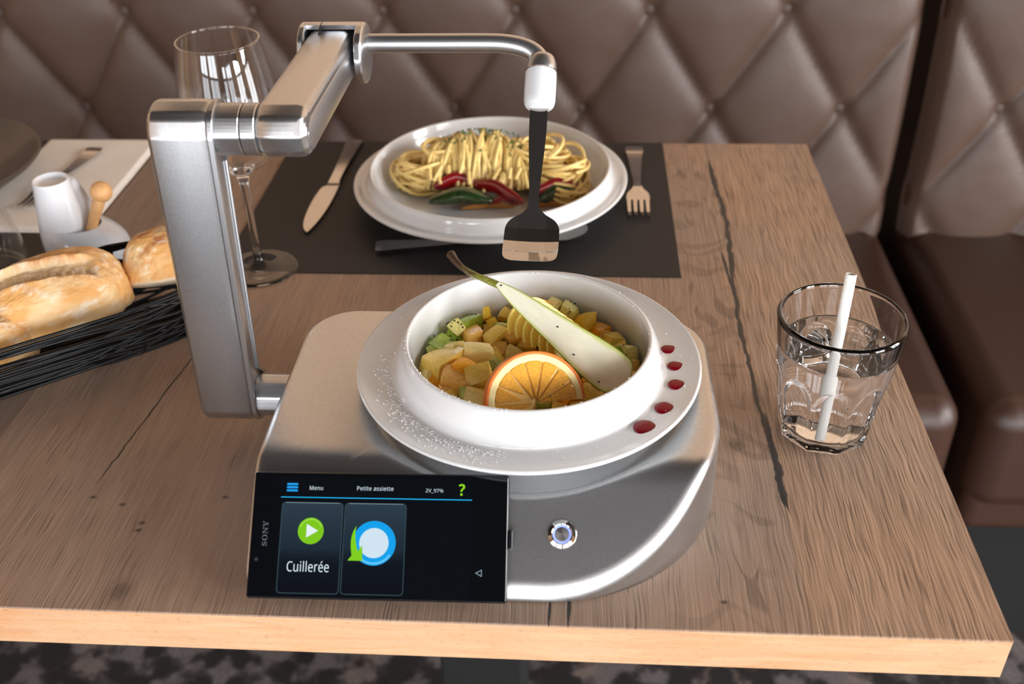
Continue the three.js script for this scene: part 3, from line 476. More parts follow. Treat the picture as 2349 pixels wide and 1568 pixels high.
// [x, y in the fruit crop, size, kind, flattening, level]
const LIST = [[245, 560, 200, 'kiwi', [1, 1, .8], .006], [365, 470, 190, 'kiwi', [1, 1, .8], .004], [560, 340, 210, 'kiwi', [1.3, .8, .5], .008], [495, 420, 150, 'kiwi_core', [1, .9, .8], .012], [290, 655, 170, 'grape', [1.2, .5, .8], .006], [895, 430, 120, 'grape', [.8, 1, .8], .006],
  [760, 310, 130, 'mango', [.7, 1.4, .7], .008], [815, 370, 110, 'mango', [.8, 1.2, .8], .006], [940, 275, 150, 'apple', [1.1, .7, .8], .006], [1025, 370, 110, 'berry', [1, .8, .8], .004], [840, 505, 180, 'apple', [1.3, .7, .7], .010], [640, 490, 180, 'peach', [1, .8, .9], .008],
  [460, 600, 170, 'pale', [1.1, .8, .8], .010], [690, 665, 210, 'pale', [1.2, .8, .8], .010], [370, 745, 300, 'apple', [1.2, .8, .8], .006], [235, 850, 130, 'pale', [.8, 1, .8], .004], [560, 780, 190, 'orange', [1, .9, .9], .010], [480, 890, 230, 'peach', [1.2, .8, .9], .006], [715, 850, 190, 'apple', [1, 1, .9], .010],
  [440, 990, 170, 'peach', [1.2, .8, .8], .002], [670, 1050, 160, 'pale', [1.1, .9, .8], .004], [590, 990, 120, 'grape', [1, .6, 1], .004], [800, 730, 150, 'grape', [1.3, .6, .8], .006], [1000, 500, 150, 'peach', [1, .9, .9], .008], [880, 610, 140, 'peach', [1, .8, .9], .005], [640, 410, 130, 'mango', [1, .7, .8], .004], [160, 700, 140, 'grape', [.8, .9, .8], .003],
  [1290, 205, 200, 'peach', [1.1, .9, .9], .010], [1390, 165, 130, 'pale', [1, .8, .9], .014], [1420, 275, 160, 'kiwi', [1, .9, .8], .008], [1570, 215, 160, 'kiwi_core', [1, .9, .8], .012], [1500, 320, 140, 'kiwi', [1, .8, .8], .005], [1700, 335, 190, 'mango', [1, .9, .8], .008], [1870, 400, 160, 'orange', [1, .9, .8], .006], [1760, 430, 150, 'orange', [1, .8, .8], .004],
  [2010, 505, 160, 'apple', [1, .9, .8], .006], [2140, 580, 150, 'apple', [1, 1, .8], .005], [1910, 575, 150, 'grape', [1.1, .7, .8], .004], [2045, 640, 160, 'kiwi_core', [1, .9, .9], .010], [1950, 690, 150, 'kiwi', [1, .8, .8], .008], [2090, 750, 150, 'peach', [1, 1, .8], .006], [1850, 500, 140, 'peach', [1, .8, .8], .004], [1800, 590, 150, 'pale', [1.3, .6, .7], .008],
  [980, 1050, 210, 'orange', [1.2, .8, .8], .002], [1150, 1070, 140, 'kiwi', [1, .8, .8], .002], [1080, 980, 150, 'orange', [1, .9, .9], .002], [1720, 960, 150, 'peach', [1, .7, .8], .002], [1610, 470, 150, 'peach', [1, .8, .8], .002], [1320, 330, 150, 'apple', [1, .7, .8], .002], [1130, 300, 140, 'peach', [1, .7, .8], .002], [2100, 860, 130, 'kiwi', [1, .8, .8], .002]];
for (const [X, Y, s, kind, sc, lv] of LIST) {
  const c = pxY(920 + X / 3.915, 640 + Y / 3.915, 0.066 + lv), size = s * 0.0000811; let dx = c.x - PC.x, dz = c.z - PC.z; const r = Math.hypot(dx, dz), mx = 0.0745 - size * 0.45; if (r > mx) { dx *= mx / r; dz *= mx / r; }
  fruit(kind, PC.x + dx, TY + 0.064 + lv, PC.z + dz, size, sc, [rr(-.5, .7), rr(-1.5, 1.5), rr(-.4, .4)], kind === 'kiwi' ? 9 : kind === 'kiwi_core' ? 12 : 0);
}
const kinds = ['apple', 'pale', 'peach', 'mango', 'orange', 'apple', 'kiwi', 'apple', 'grape'];
for (let i = 0; i < 58; i++) { const a = i * 2.39996, r = 0.068 * Math.sqrt((i + 0.5) / 58), k = kinds[Math.floor(rnd() * kinds.length)]; fruit(k, PC.x + r * Math.cos(a), TY + 0.0615 + rr(0, .004), PC.z + r * Math.sin(a), rr(.012, .017), [1, rr(.7, .95), rr(.75, 1)], [rr(-.5, .5), rr(0, 3), rr(-.5, .5)], k === 'kiwi' ? 6 : 0, true); }
// fanned apple slices
for (let i = 0; i < 7; i++) {
  const s = new THREE.Shape(), n = 16, L = 0.040 - 0.0008 * i; for (let k = 0; k <= n; k++) { const a = Math.PI * k / n; const x = -L / 2 * Math.cos(a), y = 0.0170 * Math.sin(a); k ? s.lineTo(x, y) : s.moveTo(x, y); } s.lineTo(L / 2 * 0.6, -0.0018); s.lineTo(-L / 2 * 0.6, -0.0018); s.closePath();
  const g = new THREE.ExtrudeGeometry(s, { depth: 0.0014, bevelEnabled: true, bevelSize: 0.0004, bevelThickness: 0.0004, bevelSegments: 2, curveSegments: 10 });
  const e = thing('apple_fan_slice', 'thin pale apple slice fanned out behind the pear slice', 'apple slice', [0, 0, 0], 'fanned apple slices'), m = part('flesh', g, FM.apple, e);
  const A = pxY(1216, 738, 0.079), B = pxY(1318, 806, 0.077), q = A.lerp(B, i / 6); e.position.copy(q);
  const Xv = V(0.72, 0.05 - 0.02 * i, -0.69).normalize(), Zv = V(0.60, 0.45, 0.66); Zv.addScaledVector(Xv, -Zv.dot(Xv)).normalize(); e.quaternion.setFromRotationMatrix(new THREE.Matrix4().makeBasis(Xv, new THREE.Vector3().crossVectors(Zv, Xv), Zv));
  const sk = new THREE.TorusGeometry(L / 2 * 1.0, 0.0006, 6, 20, Math.PI); sk.scale(1, 0.0170 / (L / 2), 1); sk.translate(0, 0, 0.0007); part('skin', sk, std(0xb9b24a, 0.4), e);
}
// the pear slice with its stem
{
  const T0 = pxY(1143, 656, 0.112), T1 = pxY(1437, 884, 0.0800), ax = T1.clone().sub(T0), L = ax.length(); ax.normalize();
  const g = thing('pear_slice', 'long pear slice with stem leaning across the fruit salad', 'pear slice', [T0.x, T0.y, T0.z]);
  const toEye = EYE.clone().sub(T0.clone().lerp(T1, .5)).normalize(); let nr = V(0.10, 0.78, 0.62); nr.addScaledVector(ax, -nr.dot(ax)).normalize(); const sd = new THREE.Vector3().crossVectors(ax, nr).normalize();
  g.quaternion.setFromRotationMatrix(new THREE.Matrix4().makeBasis(ax, nr, sd));
  const W = [[0, .0020], [.04, .0034], [.15, .0060], [.3, .0082], [.45, .0102], [.6, .0124], [.75, .0146], [.87, .0152], [.95, .0132], [1, .0045]], wc = new THREE.CatmullRomCurve3(W.map(q => V(q[0], q[1], 0)), false, 'centripetal');
  const tt = 0.0042, nS = 60, nC = 14;
  const wAt = u => wc.getPoint(u);
  const face = grid(nS, nC, (u, v) => { const q = wAt(u), z = lerp(-1, 1, v) * q.y * 0.97; return [q.x * L, tt - 0.0004 * Math.abs(lerp(-1, 1, v)) ** 4 - 0.0010 * Math.exp(-(((q.x - .72) / .1) ** 2)) * Math.exp(-(((v - .5) * 4) ** 2)), z]; });
  { const ix = face.index.array; if (face.attributes.normal.getY(nS + 30) < 0) { for (let i = 0; i < ix.length; i += 3) { const t = ix[i]; ix[i] = ix[i + 1]; ix[i + 1] = t; } face.computeVertexNormals(); } }
  const pearFlesh = dataTex(512, 256, (u, v, o, i, j) => { const e = Math.abs(v - .5) * 2, f = 1 + 0.05 * fbm(i * .03, j * .02, 4), k = sstep(.72, 1, e + 0.05 * N2(i * .05, j * .05)), tn = sstep(.62, .95, u + 0.12 * fbm(i * .02, j * .02, 3)); o[0] = lerp(lerp(244, 240, tn), 206, k) * f; o[1] = lerp(lerp(242, 228, tn), 212, k) * f; o[2] = lerp(lerp(216, 200, tn), 124, k) * f; });
  part('flesh', face, phys(0xffffff, 0.35, { map: pearFlesh, clearcoat: 0.3 }), g);
  const skin = grid(nS, 20, (u, v) => { const q = wAt(u), a = lerp(0, Math.PI, v); return [q.x * L, tt * 0.97 - Math.sin(a) * (tt + 0.3 * q.y) , -Math.cos(a) * q.y]; }); part('skin', skin, std(0xa9b64a, 0.4, 0, { side: THREE.DoubleSide, map: blotch(232, 232, 190, .2, .04) }), g, 'thin green skin');
  const back = g.matrixWorld; g.updateMatrixWorld(true); const inv = g.matrixWorld.clone().invert();
  const sp = [[1148, 657, .1115], [1120, 645, .1125], [1085, 630, .114], [1062, 616, .116], [1045, 600, .119], [1034, 584, .121]].map(q => pxY(...q).applyMatrix4(inv)); sp.forEach(q => { q.y += 0.0012; });
  const stemTex = dataTex(256, 64, (u, v, o, i, j) => { const k = sstep(.25, .75, u + 0.35 * fbm(i * .04, j * .1, 3)), f = 1 + 0.35 * N2(i * .12, j * .3); o[0] = lerp(128, 58, k) * f; o[1] = lerp(130, 38, k) * f; o[2] = lerp(50, 24, k) * f; });
  part('stem', tube(sp, [.0025, .0026, .0022, .0024, .0023, .0028, .0034], 60, 12), phys(0xffffff, 0.3, { map: stemTex, clearcoat: 0.4 }), g, 'brown and green stem');
  const dots = []; for (const [u, v] of [[.08, .45], [.46, .42], [.60, .75], [.79, .86]]) { const q = wAt(u), t = seedGeo.clone(); t.scale(0.0008, 0.0004, 0.0006); t.translate(q.x * L, tt + 0.0002, (v - .5) * 2 * q.y); dots.push(t); } const ds = part('seeds', merge(dots), seedMat, g); ds.userData.kind = 'stuff';
}
// the orange slice
{
  const R = 0.0335, c = pxY(1222, 905, 0.0800), g = thing('orange_slice', 'half orange slice with rind standing at the front of the fruit salad', 'orange slice', [c.x, TY + 0.0738, c.z]);
  g.rotation.set(-0.60, 0.34, 0.02, 'YXZ');
  const a0 = -0.12, a1 = Math.PI + 0.28, arcShape = (r0, r1) => { const s = new THREE.Shape(), n = 40; for (let i = 0; i <= n; i++) { const a = lerp(a0, a1, i / n); i ? s.lineTo(r1 * Math.cos(a), r1 * Math.sin(a)) : s.moveTo(r1 * Math.cos(a), r1 * Math.sin(a)); } for (let i = n; i >= 0; i--) { const a = lerp(a0, a1, i / n); s.lineTo(r0 * Math.cos(a), r0 * Math.sin(a)); } s.closePath(); return s; };
  const ex = (s, d, b) => { const q = new THREE.ExtrudeGeometry(s, { depth: d, bevelEnabled: true, bevelSize: b, bevelThickness: b, bevelSegments: 3, bevelOffset: -b }); q.deleteAttribute('normal'); q.deleteAttribute('uv'); const o = toCreasedNormals(mergeVertices(q, 1e-6), 0.6); o.setAttribute('uv', new THREE.BufferAttribute(new Float32Array(o.attributes.position.count * 2), 2)); return o; };
  part('rind', boxUV(ex(arcShape(R - 0.0024, R), 0.0086, 0.0007), 0.02), phys(0xffffff, 0.35, { map: blotch(232, 118, 14, .18, .2), bumpMap: speckle, bumpScale: 0.0002, clearcoat: 0.4 }), g, 'orange rind');
  part('pith', ex(arcShape(R - 0.0062, R - 0.0020), 0.0090, 0.0003), phys(0xf2dfa0, 0.5), g, 'cream pith');
  const fleshM = phys(0xffffff, 0.15, { map: blotch(246, 176, 44, .25, .06), clearcoat: 0.8, bumpMap: speckle, bumpScale: 0.0003 });
  part('membrane', ex(arcShape(0.003, R - 0.0050), 0.0082, 0.0002), phys(0xf0c878, 0.4), g, 'pale membrane between the segments');
  const nseg = 8; for (let k = 0; k < nseg; k++) { const b0 = lerp(a0, a1, k / nseg) + 0.012, b1 = lerp(a0, a1, (k + 1) / nseg) - 0.012, s = new THREE.Shape(), r1 = R - 0.0062; const r0 = k === 6 || k === 5 ? 0.009 : 0.0025; s.moveTo(r0 * Math.cos((b0 + b1) / 2), r0 * Math.sin((b0 + b1) / 2)); for (let i = 0; i <= 8; i++) { const a = lerp(b0, b1, i / 8), r = r1 - 0.0012 * Math.abs(i / 4 - 1) ** 4; s.lineTo(r * Math.cos(a), r * Math.sin(a)); } s.closePath(); part('segment', boxUV(ex(s, 0.0088, 0.0007), 0.02), fleshM, g); }
  const dots = []; for (const [x, y] of [[.010, .002], [-.022, .001], [.02, .008]]) { const t = seedGeo.clone(); t.scale(0.0006, 0.0008, 0.0004); t.translate(x, y, 0.0092); dots.push(t); } const ds = part('seeds', merge(dots), seedMat, g); ds.userData.kind = 'stuff';
}
// ------------------------------------------------------------------ water tumbler and straw
{
  const cx = 0.1795, cz = -0.6005, H = 0.100, n = 9;
  const g = thing('water_tumbler', 'faceted clear glass tumbler of water with a straw near the table edge', 'tumbler', [cx, TY + 0.0006, cz]);
  const facet = (a, y) => { const ph = ((a / (2 * Math.PI) * n) % 1 + 1) % 1 - 0.5, top = 0.0585 - 0.018 * (2 * Math.abs(ph)) ** 2.4, k = 1 - sstep(top - 0.001, top + 0.0025, y), pol = Math.cos(Math.PI / n) / Math.cos(ph * 2 * Math.PI / n); return [k, pol]; };
  const outR = (a, y) => { const r = lerp(0.0318, 0.0432, Math.pow(y / H, 0.92)), [k, pol] = facet(a, y); return y > H - 0.002 ? r - 0.0012 * ((y - H + 0.002) / 0.002) ** 2 : lerp(r + 0.0008, (r + 0.0006) * pol, k); };
  const inR = y => lerp(0.0268, 0.0407, Math.pow(clamp((y - 0.007) / (H - 0.007)), 0.9)), inRc = y => inR(y) * (y < 0.014 ? Math.sqrt(clamp(1 - ((0.014 - y) / 0.008) ** 2, 0.0, 1)) * 0.25 + 0.75 : 1);
  const rows = []; rows.push(['o', 0.0, 0]); rows.push(['o', 0.0, .93]); for (const y of [.0012, .003, .006]) rows.push(['o', y, 1]); for (let i = 1; i <= 44; i++) rows.push(['o', lerp(.006, H, i / 44), 1]); rows.push(['i', H - 0.0005, 1]); for (let i = 1; i <= 30; i++) rows.push(['i', lerp(H - .0005, .0072, i / 30), 1]); rows.push(['i', .0064, .8]); rows.push(['i', .0060, 0]);
  const seg = n * 16; const geo = grid(seg, rows.length - 1, (u, v) => { const [k, y, m] = rows[Math.round(v * (rows.length - 1))], a = u * 2 * Math.PI, r = (k === 'o' ? outR(a, y) * (y < .003 ? lerp(.965, 1, y / .003) : 1) : inRc(y)) * m; return [r * Math.cos(a), y, -r * Math.sin(a)]; }, true);
  part('glass_wall', geo, M.glass, g);
  const wl = 0.0755, wg = lathe([[0, .0058], [.017, .0062], ...Array.from({ length: 26 }, (_, i) => { const y = lerp(.0070, wl, i / 25); return [inRc(y) + 0.00025, y]; }), [inRc(wl) - .0012, wl - 0.0003], [0, wl - 0.0004]], 96);
  const w = single('drinking_water', wg, M.water, 'clear water filling the faceted tumbler', 'water'); w.position.set(cx, TY + 0.0006, cz);
  const top = pxZ(1953, 628, -0.613), low = V(0.1735, TY + 0.0085, -0.583); const dir = top.clone().sub(low), L = dir.length();
  const st = lathe([[0.0030, 0], [0.0038, 0.0001], [0.0038, L - 0.0002], [0.0034, L], [0.0031, L - 0.0002], [0.0030, 0]], 32); const s = single('drinking_straw', toCreasedNormals(st, 0.6), M.straw, 'white paper straw standing in the water tumbler', 'straw');
  s.quaternion.setFromUnitVectors(V(0, 1, 0), dir.normalize()); s.position.copy(low);
}
// ------------------------------------------------------------------ wine glass
{
  const g = thing('wine_glass', 'tall empty stemmed wine glass on the table behind the robot arm', 'wine glass', [-0.3015, TY + 0.0004, -0.8215]);
  const wb = smoothProfile([[0.0040, .0985], [0.013, .1020], [0.026, .1115], [0.0375, .1300], [0.0425, .1520], [0.0418, .1720], [0.0385, .1950], [0.0340, .2180]], 60), wi = wb.slice().reverse().map(([r, y]) => [Math.max(0, r - (y < .108 ? .0030 : .0011)), y + (y < .12 ? .0025 * (1 - sstep(.10, .12, y)) : 0)]);
  part('glass_bowl', lathe([...wb, ...wi], 80), M.glassThin, g);
  const rim = new THREE.TorusGeometry(0.0340, 0.0006, 10, 80); rim.rotateX(Math.PI / 2); rim.translate(0, .2180, 0); part('rim', rim, M.glassThin, g);
  part('stem_and_foot', lathe(smoothProfile([[0, 0], [0.034, 0], [0.0362, .0008], [0.034, .0020], [0.020, .0034], [0.010, .0062], [0.0055, .0110], [0.0038, .020], [0.0034, .045], [0.0038, .075], [0.0045, .090], [0.0075, .0975], [0.0130, .1020], [0.0090, .1034], [0, .1038]], 120), 64), M.glass, g);
}
// ------------------------------------------------------------------ pasta plate
const PP = { x: -0.0940, z: -0.967 };
{
  const g = thing('pasta_plate', 'large white rimmed plate holding the pasta on a black placemat', 'plate', [PP.x, TY + 0.0014, PP.z]);
  const prof = [[0, .0020], [0.085, .0020], [0.088, 0], [0.093, 0], [0.100, .0060], [0.128, .0185], [0.1375, .0225], [0.1405, .0250], [0.1400, .0268], [0.137, .0270], [0.131, .0250], [0.1275, .0258], [0.1262, .0300], [0.1245, .0370], [0.1225, .0402], [0.1205, .0400], [0.1185, .0350], [0.1150, .0250], [0.106, .0130], [0.09, .0085], [0, .0075]];
  part('plate_body', lathe(smoothProfile(prof, 180), 128), M.porcelain, g);
}
const pastaMat = phys(0xffffff, 0.38, { map: blotch(238, 208, 132, .12, .03), clearcoat: 0.25 });
{
  const gs = [], B = TY + 0.0100, R = 0.0020;
  const ridgeH = x => 0.052 - 5.5 * (x + 0.010) ** 2 + 0.004 * N2(x * 60, 2.2);
  for (let i = 0; i < 150; i++) {                 // strands draped over the ridge
    const x0 = rr(-0.072, 0.062), h = ridgeH(x0) * rr(0.80, 1.03), dz = rr(-0.010, 0.010), sk = rr(-0.35, 0.35), f0 = rr(0.05, 0.5), pts = [], bundle = N2(x0 * 50, 4.4) * 0.5;
    const endA = rr(0.12, 0.62), depth = rr(0.030, 0.042);
    for (let k = 0; k <= 9; k++) { const a = lerp(Math.PI * 0.98, endA, k / 9), zz = -Math.cos(a) * depth, yy = Math.sin(a) * h; pts.push(V(PP.x + x0 + (sk + bundle) * (zz) + 0.0015 * Math.sin(k * 1.3 + i), B + Math.max(yy, 0.010), PP.z - 0.026 + zz + dz * 0.4)); }
    gs.push(tube(pts, R, 22, 6));
  }
  for (let i = 0; i < 18; i++) {                  // hanging ends at the front
    const x0 = rr(-0.062, 0.055), s = rr(-0.6, 0.6), l = rr(0.010, 0.019); const top = V(PP.x + x0, B + rr(0.022, 0.034), PP.z + 0.010 + rr(-.004, .006)); gs.push(tube([top, top.clone().add(V(s * l * 0.5, -l * 0.35, l * 0.45)), top.clone().add(V(s * l, -l * 0.72, l * 0.75))], R, 10, 6));
  }
  const swirl = (cx, cz, n, rx, rz, hh, tilt) => { for (let i = 0; i < n; i++) { const a0 = rr(0, 6.28), t = rr(.55, 1.05), pts = [], sx = rx * t * rr(.8, 1.1), sz = rz * t * rr(.8, 1.1), b = rr(0.004, hh), tx = rr(-tilt, tilt), tz = rr(-tilt, tilt), len = rr(3.2, 6.0); for (let k = 0; k <= 10; k++) { const a = a0 + len * k / 10; pts.push(V(PP.x + cx + Math.cos(a) * sx, B + Math.max(0.004, b + Math.cos(a) * sx * tx + Math.sin(a) * sz * tz), PP.z + cz + Math.sin(a) * sz)); } gs.push(tube(pts, R, 26, 6)); } };
  swirl(-0.072, -0.010, 40, 0.030, 0.024, 0.026, 0.5); swirl(-0.050, -0.022, 24, 0.024, 0.020, 0.040, 0.5); swirl(0.072, -0.006, 44, 0.028, 0.030, 0.028, 0.5); swirl(0.050, -0.020, 30, 0.028, 0.024, 0.042, 0.5); swirl(0.078, 0.016, 14, 0.020, 0.018, 0.014, 0.35);
  const m = single('pasta_strands', merge(gs), pastaMat, 'heap of yellow tagliatelle strands piled on the large white plate', 'pasta'); m.userData.kind = 'stuff';
  // mass of pasta under the loose strands
  const core = new THREE.SphereGeometry(1, 32, 10, 0, 2 * Math.PI, 0, Math.PI / 2); core.scale(0.078, 0.038, 0.026); core.translate(PP.x - 0.006, B + 0.001, PP.z - 0.027); part('pasta_core', core, pastaMat, m);
}
{ // herbs
  const g = new THREE.BoxGeometry(1, 0.25, 0.7), n = 170, im = new THREE.InstancedMesh(g, std(0x2f5a1c, 0.6), n), m = new THREE.Matrix4(), q = new THREE.Quaternion();
  for (let k = 0; k < n; k++) { const x = k < 120 ? rr(-0.055, 0.050) + rr(-.01, .01) : rr(-.095, .095), a = k < 120 ? rr(1.2, 2.3) : rr(0.2, 1.4), h = 0.054 - 5.5 * (x + .01) ** 2, z = -0.026 + Math.cos(a) * 0.04; q.setFromEuler(new THREE.Euler(rr(0, 3), rr(0, 3), rr(0, 3))); const s = rr(0.0012, 0.0030); m.compose(V(PP.x + x, TY + 0.0115 + Math.max(0.006, Math.sin(a) * h), PP.z + z), q, V(s, s, s)); im.setMatrixAt(k, m); }
  im.name = 'chopped_herbs'; im.userData = { label: 'chopped green herbs sprinkled over the pasta heap', category: 'herbs', kind: 'stuff' }; scene.add(im);
}
// vegetables under the front of the pasta
function veg(name, label, cat, group, a, b, Y, r, flat, mat, sag = 0.006) {
  const A = pxY(...a, Y), Bq = pxY(...b, Y), mid = A.clone().lerp(Bq, .5); mid.y += sag; mid.z -= 0.004; return single(name, tube([A, A.clone().lerp(mid, .6), mid, Bq.clone().lerp(mid, .6), Bq], [r * .35, r * .85, r, r, r * .85, r * .35], 24, 14, flat), mat, label, cat, group);
}
const zuc = phys(0xffffff, 0.2, { map: blotch(34, 58, 22, .6, .04), clearcoat: 0.6 }), red = phys(0xffffff, 0.18, { map: blotch(120, 10, 14, .4, .03), clearcoat: 0.6 });
veg('zucchini_slice', 'dark green zucchini slice at the front left under the pasta', 'zucchini', null, [983, 462], [1130, 460], 0.0175, 0.0110, 0.7, zuc);
veg('zucchini_slice', 'dark green zucchini slice half hidden at the right under the pasta', 'zucchini', null, [1235, 462], [1325, 450], 0.016, 0.0090, 0.7, zuc);
veg('zucchini_slice', 'dark green zucchini slice behind the red pepper strips', 'zucchini', null, [975, 430], [1060, 425], 0.020, 0.0070, 0.7, zuc);
veg('pepper_strip', 'glossy red pepper strip with pink sheen under hanging pasta ends', 'red pepper', null, [1070, 424], [1200, 464], 0.021, 0.0078, 0.6, red);
veg('pepper_strip', 'red pepper strip tucked at the left above the zucchini', 'red pepper', null, [995, 430], [1095, 422], 0.024, 0.0080, 0.6, red);
veg('pepper_strip', 'red pepper strip at the right under the pasta loops', 'red pepper', null, [1220, 446], [1335, 432], 0.022, 0.0078, 0.6, red);
veg('pepper_strip', 'red pepper strip lying flat on the plate sauce', 'red pepper', null, [1120, 468], [1190, 470], 0.014, 0.0055, 0.6, red);
veg('onion_strip', 'browned onion strip on the plate in front of the zucchini', 'onion', null, [1060, 478], [1180, 474], 0.0120, 0.0035, 0.4, phys(0xb07a3c, 0.3), 0.001);
veg('onion_strip', 'browned onion strip on the plate at the right of the sauce', 'onion', null, [1210, 476], [1300, 470], 0.0120, 0.0035, 0.4, phys(0xa8662a, 0.3), 0.001);
// ------------------------------------------------------------------ cutlery
function lay(g, A, B, roll = 0) { const d = B.clone().sub(A); g.position.copy(A); g.rotation.y = Math.atan2(-d.z, d.x); return d.length(); }
{
  const A = pxY(816, 326, 0.002), B = pxY(712, 537, 0.002), g = thing('table_knife', 'steel table knife on the black mat beside the pasta plate', 'knife'), L = lay(g, A.setY(TY + 0.0014), B.setY(TY + 0.0014));
  const k = L / 0.24;
  part('handle', ribbon([[0, .0085, .004, 0], [.006 * k, .0092, .0045, 0], [.03 * k, .0082, .005, -.0008], [.08 * k, .0060, .0058, -.001], [.118 * k, .0056, .0055, -.0008], [.126 * k, .0062, .005, 0]], 0.0036, 40, 8), M.steel, g);
  const s = new THREE.Shape(); s.moveTo(.124 * k, -.006); s.lineTo(.128 * k, -.006); s.quadraticCurveTo(.20 * k, -.008, L, .003); s.quadraticCurveTo(L - .006, .010, .21 * k, .0125); s.quadraticCurveTo(.17 * k, .0155, .137 * k, .0115); s.quadraticCurveTo(.130 * k, .010, .129 * k, .006); s.lineTo(.124 * k, .006); s.closePath();
  const e = new THREE.ExtrudeGeometry(s, { depth: 0.0012, bevelEnabled: true, bevelSize: .0004, bevelThickness: .0004, bevelSegments: 2, curveSegments: 20 }); e.rotateX(Math.PI / 2); e.translate(0, 0.0030, 0); part('blade', e, M.steel, g);
}
function forkAt(label, A, B, dark) {
  const g = thing('table_fork', label, 'fork'), L = lay(g, A, B), k = L / 0.19;
  part('handle', ribbon([[0, .0080, .004, 0], [.005 * k, .0098, .0042, 0], [.03 * k, .0080, .0035, 0], [.08 * k, .0052, .0045, 0], [.118 * k, .0042, .0080, 0], [.130 * k, .0062, .0085, .0002], [.140 * k, .0110, .0075, .0008], [.150 * k, .0120, .0055, .0008]], 0.0018, 60, 8), M.steel, g);
  for (let i = 0; i < 4; i++) { const z = -.0094 + .00627 * i, t = ribbon([[.148 * k, .0021, .0058, 0], [.165 * k, .0018, .0040, 0], [.180 * k, .0015, .0042, 0], [L, .0008, .0060, 0]], 0.0015, 20, 4); t.translate(0, 0, z); part('tine', t, M.steel, g); }
}
forkAt('steel fork on the black mat at the right of the pasta plate', pxY(1454, 346).setY(TY + 0.0014), pxY(1466, 508).setY(TY + 0.0014));
{
  const g = thing('table_spoon', 'steel spoon lying on the black mat in front of the pasta plate', 'spoon'), L = lay(g, pxY(863, 577).setY(TY + 0.0018), pxY(1347, 546).setY(TY + 0.0018)), k = L / 0.205;
  part('handle', ribbon([[0, .0080, .0045, 0], [.004 * k, .0096, .0048, 0], [.03 * k, .0080, .0046, 0], [.08 * k, .0055, .0048, 0], [.12 * k, .0042, .0062, 0], [.142 * k, .0048, .0078, .0004], [.148 * k, .0062, .0084, .001]], 0.0022, 60, 8), M.steel, g);
  part('bowl', ribbon([[.146 * k, .0058, .0082, .001], [.155 * k, .0130, .0090, .0042], [.168 * k, .0188, .0092, .0072], [.183 * k, .0198, .0090, .0074], [.196 * k, .0150, .0096, .0042], [.2025 * k, .0090, .0102, .0016], [L, .0030, .0106, .0003]], 0.0012, 60, 16), M.steel, g);
}
{ // napkin, its fork, the dark plate
  const x0 = -0.632, x1 = -0.4975, z0 = -1.1085, z1 = -0.8845, y = TY + 0.0016, lin = dataTex(256, 256, (u, v, o, i, j) => { const f = 1 + 0.03 * N2(i * .9, j * .2) + 0.03 * N2(i * .2, j * .9); o[0] = 246 * f; o[1] = 240 * f; o[2] = 232 * f; });
  const lay1 = (dy, inset) => grid(50, 70, (u, v) => { const x = lerp(x0 + inset, x1 - inset, u), z = lerp(z1 - inset, z0 + inset, v), e = Math.min(u, 1 - u, v, 1 - v); return [x, y + dy * sstep(0, 0.02, e) + 0.0006 * N2(x * 20, z * 20), z]; });
  const g = thing('folded_napkin', 'folded white paper napkin on the black mat', 'napkin'); const mt = std(0xffffff, 0.9, 0, { map: lin }); part('napkin_top', lay1(0.0042, 0), mt, g); part('napkin_fold', lay1(0.0020, -0.0012), mt, g);
  forkAt('steel fork resting on the white napkin', pxY(222, 345, 0.006).setY(TY + 0.0058), pxY(62, 482, 0.006).setY(TY + 0.0058));
  const pl = lathe(smoothProfile([[0, .002], [0.07, .002], [0.075, 0], [0.08, 0], [0.10, .010], [0.125, .026], [0.128, .030], [0.126, .0312], [0.120, .0285], [0.095, .016], [0.07, .0095], [0, .009]], 90), 96); const c = V(-0.7188, TY + 0.0014, -0.9828); pl.translate(c.x, c.y, c.z);
  single('stoneware_plate', pl, phys(0x463d36, 0.4, { clearcoat: 0.2 }), 'dark brown stoneware plate beside the white napkin', 'plate');
}
